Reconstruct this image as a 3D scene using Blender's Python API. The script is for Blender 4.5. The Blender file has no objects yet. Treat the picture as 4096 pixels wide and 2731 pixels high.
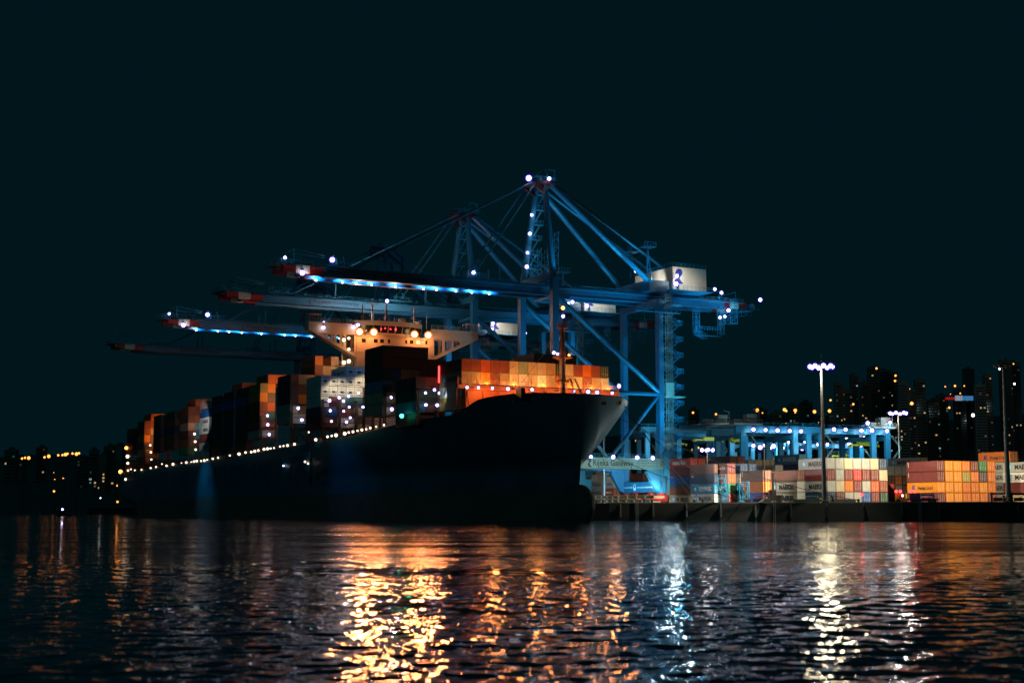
import bpy, bmesh, math, random
import numpy as np
from mathutils import Vector, Matrix
R = math.radians
C = bpy.context.scene.collection
rnd = random.Random(7)

# ------------------------------------------------------------------ camera model
F = 5688.9; TT = 674.5 / F; TH = math.atan(TT); CH = 2.5
def ray(px, py):
    dx = (px - 2048) / F; dy = (1365.5 - py) / F
    y = math.cos(TH) - dy * math.sin(TH)
    return dx / y, (math.sin(TH) + dy * math.cos(TH)) / y
def at(px, py, Y):
    r = ray(px, py); return Vector((r[0] * Y, Y, CH + r[1] * Y))
# berth frame: t = across the quay (away from the water), s = along the ship from the bow, aft
A = R(27.6); ca, sa = math.cos(A), math.sin(A); OX, OY = 16.3, 317.9
def W(t, s, z=0.0): return Vector((OX + t * ca - s * sa, OY + t * sa + s * ca, z))
def at_t(px, py, t):
    r = ray(px, py); Y = (t + OX * ca + OY * sa) / (r[0] * ca + sa); X = r[0] * Y
    return (X - OX) * -sa + (Y - OY) * ca, CH + r[1] * Y      # s, z
def at_s(px, py, s):
    r = ray(px, py); Y = (s - OX * sa + OY * ca) / (-r[0] * sa + ca); X = r[0] * Y
    return (X - OX) * ca + (Y - OY) * sa, CH + r[1] * Y       # t, z

# ------------------------------------------------------------------ materials
MATS = {}
def nt(name):
    m = bpy.data.materials.new(name); m.use_nodes = True
    n = m.node_tree; b = n.nodes['Principled BSDF']; return m, n, b
def paint(name, col, rough=0.5, dirt=0.35, scale=0.6, metal=0.0, streak=False):
    if name in MATS: return MATS[name]
    m, n, b = nt(name)
    tc = n.nodes.new('ShaderNodeTexCoord'); no = n.nodes.new('ShaderNodeTexNoise')
    mp = n.nodes.new('ShaderNodeMapping'); mp.inputs['Scale'].default_value = (1, 1, 0.25 if streak else 1)
    n.links.new(tc.outputs['Object'], mp.inputs[0]); n.links.new(mp.outputs[0], no.inputs[0])
    no.inputs['Scale'].default_value = scale; no.inputs['Detail'].default_value = 6
    no.inputs['Roughness'].default_value = 0.7
    cr = n.nodes.new('ShaderNodeValToRGB'); cr.color_ramp.elements[0].position = 0.3; cr.color_ramp.elements[1].position = 0.72
    d = 1 - dirt
    cr.color_ramp.elements[0].color = (col[0] * d, col[1] * d * .93, col[2] * d * .88, 1)
    cr.color_ramp.elements[1].color = (*col, 1)
    n.links.new(no.outputs[0], cr.inputs[0]); n.links.new(cr.outputs[0], b.inputs['Base Color'])
    b.inputs['Roughness'].default_value = rough; b.inputs['Metallic'].default_value = metal
    MATS[name] = m; return m
def lampmat(name, col, strength, rim=(0.10, 0.03, 1.2), rimk=0.11):  # rim colour paints a lens halo into the edge of the lamp
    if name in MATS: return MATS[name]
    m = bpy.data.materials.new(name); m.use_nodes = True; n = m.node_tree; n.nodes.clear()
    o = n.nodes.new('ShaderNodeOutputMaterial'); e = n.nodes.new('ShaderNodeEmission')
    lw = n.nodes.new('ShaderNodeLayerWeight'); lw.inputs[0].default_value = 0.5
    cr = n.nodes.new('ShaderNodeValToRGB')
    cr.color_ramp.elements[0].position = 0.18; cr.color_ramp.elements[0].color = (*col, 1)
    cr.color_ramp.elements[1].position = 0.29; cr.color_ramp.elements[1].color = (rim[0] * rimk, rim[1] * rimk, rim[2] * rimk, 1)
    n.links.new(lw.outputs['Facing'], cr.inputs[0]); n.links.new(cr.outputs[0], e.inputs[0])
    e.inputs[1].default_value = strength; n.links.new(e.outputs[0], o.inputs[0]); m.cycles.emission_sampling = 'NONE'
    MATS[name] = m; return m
def flatem(name, col, strength):
    if name in MATS: return MATS[name]
    m = bpy.data.materials.new(name); m.use_nodes = True; n = m.node_tree; n.nodes.clear()
    o = n.nodes.new('ShaderNodeOutputMaterial'); e = n.nodes.new('ShaderNodeEmission')
    e.inputs[0].default_value = (*col, 1); e.inputs[1].default_value = strength
    n.links.new(e.outputs[0], o.inputs[0]); m.cycles.emission_sampling = 'NONE'; MATS[name] = m; return m

CRANE = paint('crane_blue', (0.022, 0.165, 0.30), 0.42, 0.25, 0.15)
CRANE_L = paint('crane_blue_light', (0.02, 0.24, 0.42), 0.5, 0.2, 0.4)
REDM = paint('marker_red', (0.42, 0.02, 0.015), 0.45, 0.2)
WHM = paint('marker_white', (0.7, 0.66, 0.58), 0.5, 0.2)
STEEL = paint('galvanised', (0.30, 0.33, 0.34), 0.5, 0.3, metal=0.3)
HOUSEW = paint('house_white', (0.62, 0.62, 0.56), 0.5, 0.12)
DARK = paint('dark_steel', (0.02, 0.022, 0.025), 0.6, 0.3)
HULLB = paint('hull_blue', (0.012, 0.17, 0.25), 0.5, 0.35, 0.12, streak=True)
HULLR = paint('hull_red', (0.25, 0.14, 0.115), 0.7, 0.35, 0.15)
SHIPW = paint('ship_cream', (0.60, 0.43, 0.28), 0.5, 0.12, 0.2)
SHIPR = paint('ship_deck_red', (0.45, 0.12, 0.04), 0.6, 0.35, 0.5)
SHIPD = paint('ship_frame', (0.10, 0.055, 0.035), 0.6, 0.4)
CONC = paint('concrete', (0.16, 0.16, 0.15), 0.85, 0.4, 0.2)
ROPE = paint('rope', (0.012, 0.014, 0.016), 0.8, 0.2)
YEL = paint('spreader_yellow', (0.75, 0.52, 0.01), 0.45, 0.2)
GLASSD = paint('dark_glass', (0.02, 0.016, 0.014), 0.1, 0.1)
INKD = paint('ink_navy', (0.01, 0.02, 0.04), 0.6, 0.1)
INKW = paint('ink_white', (0.75, 0.75, 0.72), 0.6, 0.1)
INKY = paint('ink_yellow', (0.7, 0.45, 0.02), 0.6, 0.1)
INKB = paint('ink_blue', (0.01, 0.03, 0.30), 0.6, 0.1)
STARB = paint('star_blue', (0.14, 0.42, 0.62), 0.6, 0.1)
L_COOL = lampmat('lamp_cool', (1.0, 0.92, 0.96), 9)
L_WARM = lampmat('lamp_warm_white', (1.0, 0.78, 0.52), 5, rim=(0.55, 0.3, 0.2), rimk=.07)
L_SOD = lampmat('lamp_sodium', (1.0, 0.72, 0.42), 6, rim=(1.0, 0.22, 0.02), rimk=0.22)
L_STREET = flatem('lamp_street', (1.0, 0.30, 0.05), 9)
L_RED = flatem('lamp_red', (1.0, 0.03, 0.03), 8)
L_GREEN = flatem('lamp_green', (0.05, 1.0, 0.55), 8)
L_SIGN = flatem('sign_light', (0.05, 0.15, 1.0), 5)

# ------------------------------------------------------------------ mesh builder
class MB:
    def __init__(s): s.v = []; s.f = []; s.mi = []; s.m = 0
    def mat(s, i): s.m = i; return s
    def quad(s, *p):
        k = len(s.v); s.v += [tuple(q) for q in p]; s.f.append(tuple(range(k, k + len(p)))); s.mi.append(s.m)
    def box(s, x0, x1, y0, y1, z0, z1):
        k = len(s.v)
        s.v += [(x, y, z) for z in (z0, z1) for x, y in ((x0, y0), (x1, y0), (x1, y1), (x0, y1))]
        for q in ((3, 2, 1, 0), (4, 5, 6, 7), (0, 1, 5, 4), (1, 2, 6, 5), (2, 3, 7, 6), (3, 0, 4, 7)):
            s.f.append(tuple(k + i for i in q)); s.mi.append(s.m)
        return s
    def bar(s, a, b, w, h=None, n=4, taper=1.0):
        a = Vector(a); b = Vector(b); d = (b - a)
        if d.length < 1e-6: return s
        d.normalize(); h = h or w
        up = Vector((0, 0, 1)) if abs(d.z) < 0.95 else Vector((0, 1, 0))
        x = d.cross(up).normalized(); y = x.cross(d).normalized()
        k = len(s.v)
        for p, kk in ((a, 1.0), (b, taper)):
            for i in range(n):
                an = 2 * math.pi * (i + .5) / n; r = (2 ** .5 if n == 4 else 1)
                s.v.append(tuple(p + x * (math.cos(an) * w / 2 * r * kk) + y * (math.sin(an) * h / 2 * r * kk)))
        for i in range(n):
            j = (i + 1) % n; s.f.append((k + i, k + j, k + n + j, k + n + i)); s.mi.append(s.m)
        s.f.append(tuple(range(k + n - 1, k - 1, -1))); s.f.append(tuple(range(k + n, k + 2 * n))); s.mi += [s.m, s.m]
        return s
    def tube(s, a, b, r, n=8, taper=1.0): return s.bar(a, b, 2 * r, 2 * r, n, taper)
    def rail(s, pts, h=1.1, r=0.04, step=2.0, mid=True):
        for a, b in zip(pts, pts[1:]):
            a = Vector(a); b = Vector(b); L = (b - a).length; n = max(1, int(L / step))
            for i in range(n + 1):
                p = a.lerp(b, i / n); s.bar(p, p + Vector((0, 0, h)), r * 1.6)
            s.bar(a + Vector((0, 0, h)), b + Vector((0, 0, h)), r * 2)
            if mid: s.bar(a + Vector((0, 0, h * .5)), b + Vector((0, 0, h * .5)), r * 1.4)
        return s
    def ball(s, c, r, n=8, m=5, sx=1, sz=1):
        k = len(s.v)
        for j in range(1, m):
            ph = math.pi * j / m
            for i in range(n):
                th = 2 * math.pi * i / n
                s.v.append((c[0] + sx * r * math.sin(ph) * math.cos(th), c[1] + r * math.sin(ph) * math.sin(th), c[2] + sz * r * math.cos(ph)))
        t = len(s.v); s.v += [(c[0], c[1], c[2] + sz * r), (c[0], c[1], c[2] - sz * r)]
        for j in range(m - 2):
            for i in range(n):
                q = (i + 1) % n; s.f.append((k + j * n + i, k + (j + 1) * n + i, k + (j + 1) * n + q, k + j * n + q)); s.mi.append(s.m)
        for i in range(n):
            q = (i + 1) % n; s.f.append((t, k + i, k + q)); s.f.append((t + 1, k + (m - 2) * n + q, k + (m - 2) * n + i)); s.mi += [s.m, s.m]
        return s
    def lattice(s, a, b, w, seg, r=0.05, d=None):
        a = Vector(a); b = Vector(b); D = b - a; n = max(1, int(D.length / seg)); dd = D.normalized()
        up = Vector((0, 0, 1)) if abs(dd.z) < 0.95 else Vector((0, 1, 0))
        x = dd.cross(up).normalized() * w / 2; y = x.cross(dd).normalized() * (d or w) / 2
        cs = [x + y, x - y, -x - y, -x + y]
        for c in cs: s.bar(a + c, b + c, r * 2)
        for i in range(n):
            p = a.lerp(b, i / n); q = a.lerp(b, (i + 1) / n)
            for j in range(4):
                c0, c1 = cs[j], cs[(j + 1) % 4]
                s.bar(p + c0, p + c1, r * 1.3)
                s.bar(p + (c0 if i % 2 else c1), q + (c1 if i % 2 else c0), r * 1.3)
        return s
    def mesh(s, name, mats, smooth=False):
        me = bpy.data.meshes.new(name); me.from_pydata(s.v, [], s.f)
        mats = mats if isinstance(mats, (list, tuple)) else [mats]
        for m in mats: me.materials.append(m)
        me.polygons.foreach_set('material_index', s.mi)
        if smooth: me.polygons.foreach_set('use_smooth', [True] * len(me.polygons))
        me.update(); return me
    def build(s, name, mats, parent=None, smooth=False):
        return link(name, s.mesh(name, mats, smooth), parent)
def link(name, me, parent=None, loc=None, rotz=None):
    o = bpy.data.objects.new(name, me); C.objects.link(o)
    if parent is not None: o.parent = parent
    if loc is not None: o.location = loc
    if rotz is not None: o.rotation_euler = (0, 0, rotz)
    return o
def empty(name, loc, rotz=0.0):
    o = bpy.data.objects.new(name, None); o.empty_display_size = 0.5; C.objects.link(o)
    o.location = loc; o.rotation_euler = (0, 0, rotz); return o
def tag(o, label=None, cat=None, group=None, kind=None):
    if label: o['label'] = label
    if cat: o['category'] = cat
    if group: o['group'] = group
    if kind: o['kind'] = kind
    return o

TXT = {}
def text_mesh(txt, h, mat, extrude=0.01, bold=0.0, xs=1.0, width=None):
    key = (txt, h, mat.name, bold, xs, width)
    if key in TXT: return TXT[key]
    cu = bpy.data.curves.new('lettering', 'FONT'); cu.body = txt; cu.size = h / 0.72; cu.extrude = extrude
    cu.offset = bold; cu.align_x = 'LEFT'; cu.resolution_u = 2
    o = bpy.data.objects.new('tmp_lettering', cu); C.objects.link(o)
    me = bpy.data.meshes.new_from_object(o.evaluated_get(bpy.context.evaluated_depsgraph_get()))
    C.objects.unlink(o); bpy.data.objects.remove(o); bpy.data.curves.remove(cu)
    n = len(me.vertices); co = np.empty(n * 3); me.vertices.foreach_get('co', co); co = co.reshape(-1, 3)
    if n:
        if width: xs = width / max(1e-3, co[:, 0].max())
        co[:, 0] *= xs; me.vertices.foreach_set('co', co.ravel())
    me.materials.clear(); me.materials.append(mat); me.name = 'lettering'
    TXT[key] = me; return me
# a text mesh lies in its local XY plane; place on a wall: origin o, direction u (reading), up z
def place_flat(me, name, parent, o, u, up=(0, 0, 1)):
    ob = link(name, me, parent); u = Vector(u).normalized(); up = Vector(up); n = u.cross(up)
    M = Matrix((u, up, n)).transposed().to_4x4(); M.translation = Vector(o); ob.matrix_local = M; return ob
def poly_mesh(name, polys, mat, th=0.012):
    """flat plates with thickness from outlines in the XY plane"""
    mb = MB()
    for p in polys:
        n = len(p); k = len(mb.v)
        mb.v += [(x, y, th) for x, y in p] + [(x, y, -th) for x, y in p]
        mb.f.append(tuple(range(k, k + n))); mb.f.append(tuple(range(k + 2 * n - 1, k + n - 1, -1)))
        for i in range(n): j = (i + 1) % n; mb.f.append((k + i, k + n + i, k + n + j, k + j))
        mb.mi += [0] * (n + 2)
    return mb.mesh(name, mat)
def swirl():  # the gateway emblem: a bold swirl like the figure 2, unit height
    return [[(0.05, 0.62), (0.12, 0.86), (0.30, 1.0), (0.52, 0.97), (0.62, 0.80), (0.58, 0.62), (0.42, 0.46), (0.40, 0.34), (0.52, 0.16),
             (0.66, 0.06), (0.55, 0.0), (0.36, 0.02), (0.22, 0.12), (0.14, 0.28), (0.18, 0.42), (0.32, 0.58), (0.30, 0.72), (0.18, 0.74)]]
def star7(r):
    return [[(math.cos(math.pi / 2 + i * math.pi / 7) * (r if i % 2 == 0 else r * .45), math.sin(math.pi / 2 + i * math.pi / 7) * (r if i % 2 == 0 else r * .45)) for i in range(14)]]

# ------------------------------------------------------------------ lamps
LAMPME = {}
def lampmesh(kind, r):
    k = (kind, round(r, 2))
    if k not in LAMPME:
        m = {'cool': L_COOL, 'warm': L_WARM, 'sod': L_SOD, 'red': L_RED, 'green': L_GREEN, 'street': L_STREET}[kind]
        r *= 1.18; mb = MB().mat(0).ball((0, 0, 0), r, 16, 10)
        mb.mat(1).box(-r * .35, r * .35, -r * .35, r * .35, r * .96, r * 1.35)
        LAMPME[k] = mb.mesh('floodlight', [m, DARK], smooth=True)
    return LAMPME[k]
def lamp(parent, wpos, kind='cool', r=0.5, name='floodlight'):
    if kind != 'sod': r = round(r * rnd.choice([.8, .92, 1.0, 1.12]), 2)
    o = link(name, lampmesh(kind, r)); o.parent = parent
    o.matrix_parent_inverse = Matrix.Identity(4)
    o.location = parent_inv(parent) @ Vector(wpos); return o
def parent_inv(p):
    return (Matrix.Translation(p.location) @ p.rotation_euler.to_matrix().to_4x4()).inverted()
def spot(wpos, target, power, col, ang=100, blend=0.6, rad=0.4):
    l = bpy.data.lights.new('spot_lamp', 'SPOT'); l.energy = power; l.color = col; l.spot_size = R(ang); l.spot_blend = blend; l.shadow_soft_size = rad
    o = bpy.data.objects.new('spot_lamp', l); C.objects.link(o); o.location = wpos
    o.rotation_euler = (Vector(target) - Vector(wpos)).to_track_quat('-Z', 'Y').to_euler(); return o
def point(wpos, power, col, rad=0.4):
    l = bpy.data.lights.new('point_lamp', 'POINT'); l.energy = power; l.color = col; l.shadow_soft_size = rad
    o = bpy.data.objects.new('point_lamp', l); C.objects.link(o); o.location = wpos; return o

# ------------------------------------------------------------------ containers
COL = dict(rust=(0.26, 0.065, 0.035), maroon=(0.17, 0.035, 0.035), brown=(0.15, 0.055, 0.035), redorange=(0.50, 0.10, 0.03), red=(0.42, 0.03, 0.03),
           orange=(0.60, 0.15, 0.01), yelloworange=(0.72, 0.25, 0.015), cream=(0.52, 0.44, 0.30), white=(0.72, 0.70, 0.68), grey=(0.34, 0.35, 0.33),
           palegrey=(0.36, 0.37, 0.35), green=(0.02, 0.16, 0.05), darkgreen=(0.015, 0.06, 0.04), palegreen=(0.30, 0.42, 0.26), navy=(0.012, 0.04, 0.10),
           blue=(0.01, 0.09, 0.32), skyblue=(0.03, 0.27, 0.50), teal=(0.02, 0.15, 0.17), olive=(0.30, 0.24, 0.05), purple=(0.09, 0.05, 0.07),
           tan=(0.42, 0.29, 0.17), reefer=(0.74, 0.72, 0.66), yellow=(0.7, 0.5, 0.03), pink=(0.5, 0.28, 0.24))
CNAME = dict(rust='rust-red', maroon='maroon', brown='brown', redorange='red-orange', red='bright red', orange='orange', yelloworange='yellow-orange', cream='cream',
             white='white', grey='grey', palegrey='pale grey', green='green', darkgreen='dark green', palegreen='pale green', navy='navy blue', blue='blue',
             skyblue='sky blue', teal='teal', olive='olive', purple='purple-brown', tan='tan', reefer='white refrigerated', yellow='yellow', pink='pinkish')
CW = 2.44
def corr(mb, axis, fixed, a0, a1, z0, z1, sgn, pitch, dep):
    """corrugated sheet: axis 'x' runs along x at y=fixed, 'y' runs along y at x=fixed"""
    n = max(2, int(round((a1 - a0) / pitch))); p = (a1 - a0) / n; pts = []
    for i in range(n):
        b = a0 + i * p; pts += [(b, 0), (b + .30 * p, 0), (b + .5 * p, 1), (b + .8 * p, 1)]
    pts.append((a1, 0)); k = len(mb.v)
    for (a, o) in pts:
        q = fixed - sgn * (0.015 + o * dep)
        for z in (z0, z1): mb.v.append((a, q, z) if axis == 'x' else (q, a, z))
    for i in range(len(pts) - 1):
        b = k + 2 * i; mb.f.append((b, b + 2, b + 3, b + 1)); mb.mi.append(mb.m)
BODY = {}
def body_mesh(color, L, H, near):
    """near: what shows on the -y end: 'end' corrugated front, 'door' or 'reefer'"""
    key = (color, round(L, 1), H, near)
    if key in BODY: return BODY[key]
    m = paint('box_' + color, COL[color], 0.5, 0.34, 0.9, streak=True)
    fm = paint('boxframe_' + color, tuple(c * 0.8 for c in COL[color]), 0.55, 0.35, 1.5)
    w = CW / 2; l = L / 2; out = {}
    mb = MB()
    for sg in (-1, 1):
        corr(mb, 'y', sg * w, -l + .12, l - .12, .16, H - .12, sg, 0.42 if near != 'reefer' else 0.9, .045 if near != 'reefer' else .01)
    if near == 'end': corr(mb, 'x', -l, -w + .12, w - .12, .16, H - .12, -1, .29, .05)
    corr(mb, 'x', l, -w + .12, w - .12, .16, H - .12, 1, .29, .04)
    mb.box(-w + .06, w - .06, -l + .06, l - .06, H - .06, H - .03)
    out['body'] = mb.mesh('body', m)
    fr = MB()
    for sx in (-1, 1):
        for sy in (-1, 1):
            fr.box(sx * w - (.16 if sx > 0 else 0), sx * w + (.16 if sx < 0 else 0), sy * l - (.14 if sy > 0 else 0), sy * l + (.14 if sy < 0 else 0), 0, H - .012)
        fr.box(sx * w - (.10 if sx > 0 else -.005), sx * w + (.10 if sx < 0 else -.005), -l + .14, l - .14, 0.03, .16)
        fr.box(sx * w - (.08 if sx > 0 else -.005), sx * w + (.08 if sx < 0 else -.005), -l + .14, l - .14, H - .12, H - .02)
    for sy in (-1, 1):
        y0, y1 = (sy * l - .1, sy * l - .008) if sy > 0 else (sy * l + .008, sy * l + .1)
        fr.box(-w + .16, w - .16, y0, y1, 0.03, .17); fr.box(-w + .16, w - .16, y0, y1, H - .13, H - .02)
    out['frame'] = fr.mesh('frame', fm)
    if near == 'door':
        for sx in (0, 1):
            d = MB(); x0 = -w + .17 + sx * (w - .17); x1 = x0 + w - .19
            d.box(x0 + .01, x1, -l + .03, -l + .08, .19, H - .15)
            for z in (.55, 1.15, 1.75, 2.2): d.box(x0 + .08, x1 - .06, -l + .022, -l + .03, z, z + .04)
            out['door%d' % sx] = d.mesh('door', m)
            g = MB()
            for x in (x0 + .28, x1 - .28): g.tube((x, -l - .012, .2), (x, -l - .012, H - .16), .022, 6); g.box(x - .05, x + .05, -l - .03, -l - .008, .85, 1.0)
            out['rod%d' % sx] = g.mesh('lock_rod', paint('rod', (.55, .55, .52), .4, .2))
    if near == 'reefer':
        u = MB(); u.box(-w + .17, w - .17, -l + .05, -l + .09, .19, H - .15)
        out['unit'] = u.mesh('refrigeration_unit', m)
        g = MB(); cx, cz = 0.05, 1.25
        n = 14
        g.quad(*[(cx + .62 * math.cos(2 * math.pi * i / n), -l + .045, cz + .34 * math.sin(2 * math.pi * i / n)) for i in range(n)])
        g.box(-.95, -.75, -l + .03, -l + .05, 1.1, 1.35); g.box(.78, .95, -l + .03, -l + .05, 1.0, 1.4); g.box(-.9, .9, -l + .03, -l + .05, .45, .62)
        g.box(-.8, .8, -l + .035, -l + .05, 2.2, 2.26)
        out['grille'] = g.mesh('fan_grille', DARK)
    BODY[key] = out; return out
MARK_CACHE = {}
def markings(parent, kind, L, H, side='left'):
    l = L / 2; w = CW / 2; u = (0, -1, 0) if side == 'left' else (0, 1, 0)
    # left side (-x) is read with the far end on the left: reading direction is -y
    def put(me, dist, z, name='lettering'): place_flat(me, name, parent, (-w - .006, l - dist, z), (0, -1, 0))
    hz = H * .3
    if kind in ('maersk', 'maersk_w'):
        ink = INKD if kind == 'maersk' else INKW
        if L > 8:
            put(text_mesh('MAERSK', 1.15, ink, bold=.045, width=6.6), 4.3, hz)
            bx = MARK_CACHE.setdefault('starbox', poly_mesh('emblem_panel', [[(0, 0), (1.5, 0), (1.5, 1.75), (0, 1.75)]], STARB, .004))
            st = MARK_CACHE.setdefault('star', poly_mesh('emblem_star', [[(x + .75, y + .87) for x, y in star7(.62)[0]]], INKW, .010))
            if kind == 'maersk': put(bx, 1.7, hz - .3, 'emblem_panel')
            put(st, 1.7, hz - .3, 'emblem_star')
        else:
            put(text_mesh('MAERSK', .6, ink, bold=.02, width=3.3), 1.7, H * .42); st = MARK_CACHE.setdefault('starbox_s', poly_mesh('emblem_panel', [[(0, 0), (.8, 0), (.8, .9), (0, .9)]], STARB, .004)); put(st, .6, H * .36, 'emblem_panel')
    elif kind == 'hl':
        a = [[(0, 0), (.35, 0), (.75, 1.3), (.4, 1.3)], [(.62, 0), (.97, 0), (1.37, 1.3), (1.02, 1.3)], [(.3, .52), (.95, .52), (1.04, .78), (.38, .78)], [(1.1, 0), (1.75, 0), (1.83, .26), (1.18, .26)]]
        me = MARK_CACHE.setdefault('hl', poly_mesh('emblem', a, INKB, .008)); put(me, 1.9, hz - .1, 'emblem')
        put(text_mesh('Hapag-Lloyd', .95, INKB if H > 3 else INKD, bold=.02, width=6.2), 4.3, hz)
    elif kind == 'cai': put(text_mesh('CAI', .55, INKW, bold=.03, width=1.3), .5, H * .70)
    elif kind == 'uasc':
        put(text_mesh('UASC', .95, INKW, bold=.04, width=3.4), (1.6 if L < 8 else 5), hz + .1)
        put(MARK_CACHE.setdefault('uascbar', poly_mesh('emblem_bar', [[(0, 0), (.22, 0), (.22, 1.5), (0, 1.5)]], INKW, .006)), (5.2 if L < 8 else 8.7), hz - .1, 'emblem_bar')
    elif kind == 'hsud':
        if L > 8: put(text_mesh('HAMBURG', .95, INKW, bold=.02, width=4.2), 2.0, hz); put(text_mesh('S\u00dcD', .95, INKW, bold=.02, width=1.9), 7.7, hz); d0, k = 6.3, 1.5
        else: put(text_mesh('HAMBURG', .5, INKW, bold=.01, width=2.3), .7, H * .4); put(text_mesh('S\u00dcD', .5, INKW, bold=.01, width=1.0), 4.1, H * .4); d0, k = 3.1, .9
        a = [[(0, 0), (.5, .5), (0, 1), (.5, .72), (1, 1.1), (.66, .5), (1, -.1), (.5, .3)]]
        put(MARK_CACHE.setdefault('xs%g' % k, poly_mesh('emblem', [[(x * k, y * k) for x, y in a[0]]], INKW, .007)), d0, H * .3 if L > 8 else H * .34, 'emblem')
    elif kind == 'msc': put(text_mesh('MSCU', .45, INKY, bold=.02, width=1.3), .5, H * .7)
    elif kind == 'tri': put(MARK_CACHE.setdefault('tri', poly_mesh('emblem_bar', [[(0, 0), (.16, 0), (.16, 1.3), (0, 1.3)]], INKW, .006)), .7, H * .45, 'emblem_bar')
    elif kind == 'hlb': put(MARK_CACHE.setdefault('hlb', poly_mesh('emblem', [[(0, 0), (.8, 0), (1.1, 1.2), (.3, 1.2)]], INKB, .008)), 2.4, hz, 'emblem')
NCONT = [0]
def container(world, rotz, color, label, group, L=12.19, H=2.88, near='end', mark=None, far=False):
    e = empty('shipping_container', world, rotz); tag(e, label, 'shipping container', group)
    ms = body_mesh(color, L, H, near)
    for k, me in ms.items():
        if k.startswith('rod') or k == 'grille': continue
        if far and (k.startswith('door')): pass
        o = link({'body': 'body', 'frame': 'frame', 'unit': 'refrigeration_unit'}.get(k, 'door'), me, e)
        if k == 'unit': link('fan_grille', ms['grille'], o)
        if k.startswith('door'): link('lock_rod', ms['rod' + k[-1]], o)
    if mark: markings(e, mark, L, H)
    NCONT[0] += 1; return e
NUM = 'one two three four five six seven eight nine ten eleven twelve thirteen fourteen fifteen sixteen'.split()
ORD = ['first', 'second', 'third', 'fourth', 'fifth', 'sixth', 'seventh', 'eighth', 'ninth', 'tenth', 'eleventh', 'twelfth', 'thirteenth', 'fourteenth', 'fifteenth', 'sixteenth']
def stack_block(s, t0, ztop, cols, where, group, near='end', pitch=2.5, th=2.92, L=12.19, rot=None, origin=None, marks={}, skip=0, filler=()):
    """cols: list of (tiers above reference, 'colour colour ...' from the top down). Positions in the berth frame: face at s, left edge at t0."""
    for ci, (off, cs) in enumerate(cols):
        for k, cname in enumerate(cs.split()):
            if cname == '-': continue
            nr = near; mk = marks.get((ci, k))
            if ':' in cname: cname, nr = cname.split(':')
            z = ztop + (off - k) * th - (th - 0.02)
            tl = 'on top' if k == 0 else ORD[k] + ' down'
            lb = '%s container %s, %s%s' % (CNAME[cname], tl, 'column %s, ' % NUM[ci] if len(cols) > 1 else '', where)
            if origin is None: wp = W(t0 + ci * pitch + CW / 2, s + L / 2, z); rz = A
            else:
                ox, oy, rz = origin; c, sn = math.cos(rz), math.sin(rz); tt = ci * pitch + CW / 2; ss = L / 2
                wp = Vector((ox + tt * c - ss * sn, oy + tt * sn + ss * c, z))
            container(wp, rz, cname, lb, group, L=L, H=th - .04, near=nr, mark=mk)

# ================================================================== SHIP
ship = empty('container_ship', W(0, 0, 0), A)
tag(ship, 'huge dark blue container ship with a high lit bridge, bow towards the open water', 'ship')
DECKZ = [(0, 28.4), (6, 28.3), (12, 27.6), (14, 27.2), (22, 24.3), (46, 23.8), (76, 22.0), (97, 21.4), (135, 20.4), (226, 19.6), (333, 18.6), (352, 18.6)]
def deckz(s): return float(np.interp(s, [d[0] for d in DECKZ], [d[1] for d in DECKZ]))
HB = 26.7
def halfb(s, z):
    """half breadth at distance s aft of the bow tip, height z"""
    def sec(Lent, s0, p):
        u = max(0.0, min(1.0, (s - s0) / Lent)); return HB * (1 - (1 - u) ** p) ** (1 / p if p > 1.9 else 1)
    low = sec(115, 4.2, 1.55); top = sec(38, 0.0, 2.0)
    w = max(0.0, min(1.0, (z - 12.5) / (28.4 - 12.5))) ** 0.66
    b = low * (1 - w) + top * w
    if s > 300: b *= 1 - 0.55 * ((s - 300) / 52) ** 2 * max(0, min(1, (9 - z) / 9))
    return b
def hull_mesh():
    mb = MB(); SS = [0, .15, .5, 1, 2, 3, 4.2, 5, 6, 7, 8.5, 10, 12, 14, 16, 18, 20, 22, 25, 28, 32, 36, 40, 46] + list(np.linspace(52, 120, 16)) + list(np.linspace(126, 352, 24))
    ZF = [-2.0, 0.5, 3.5, 6.8, 9, 11, 12.5, 14, 15.5, 17, 18.5]
    n = len(ZF) + 5; rows = []
    for side in (-1, 1):
        grid = []
        for s in SS:
            dz = deckz(s); zs = ZF[:-1] + list(np.linspace(18.0, dz, 6)); col = []
            for z in zs:
                # stem profile: small rake between waterline and deck
                s0 = 4.2 * (1 - max(0, min(1, z / 27)) ** .8)
                ss = s0 + s * (1 - s0 / 352); b = halfb(ss, z) if s > 0 else 0.0
                col.append(len(mb.v)); mb.v.append((side * b, ss, z))
            grid.append(col)
        rows.append(grid)
        for i in range(len(SS) - 1):
            for j in range(len(grid[0]) - 1):
                q = (grid[i][j], grid[i + 1][j], grid[i + 1][j + 1], grid[i][j + 1])
                zmid = (mb.v[q[0]][2] + mb.v[q[2]][2]) / 2
                mb.f.append(q if side > 0 else q[::-1]); mb.mi.append(1 if zmid < 6.8 else 0)
    # transom
    a = rows[0][-1]; b = rows[1][-1]
    for j in range(len(a) - 1): mb.f.append((a[j], a[j + 1], b[j + 1], b[j])); mb.mi.append(0)
    return mb
hull = hull_mesh().build('hull', [HULLB, HULLR], ship, smooth=True)
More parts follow.
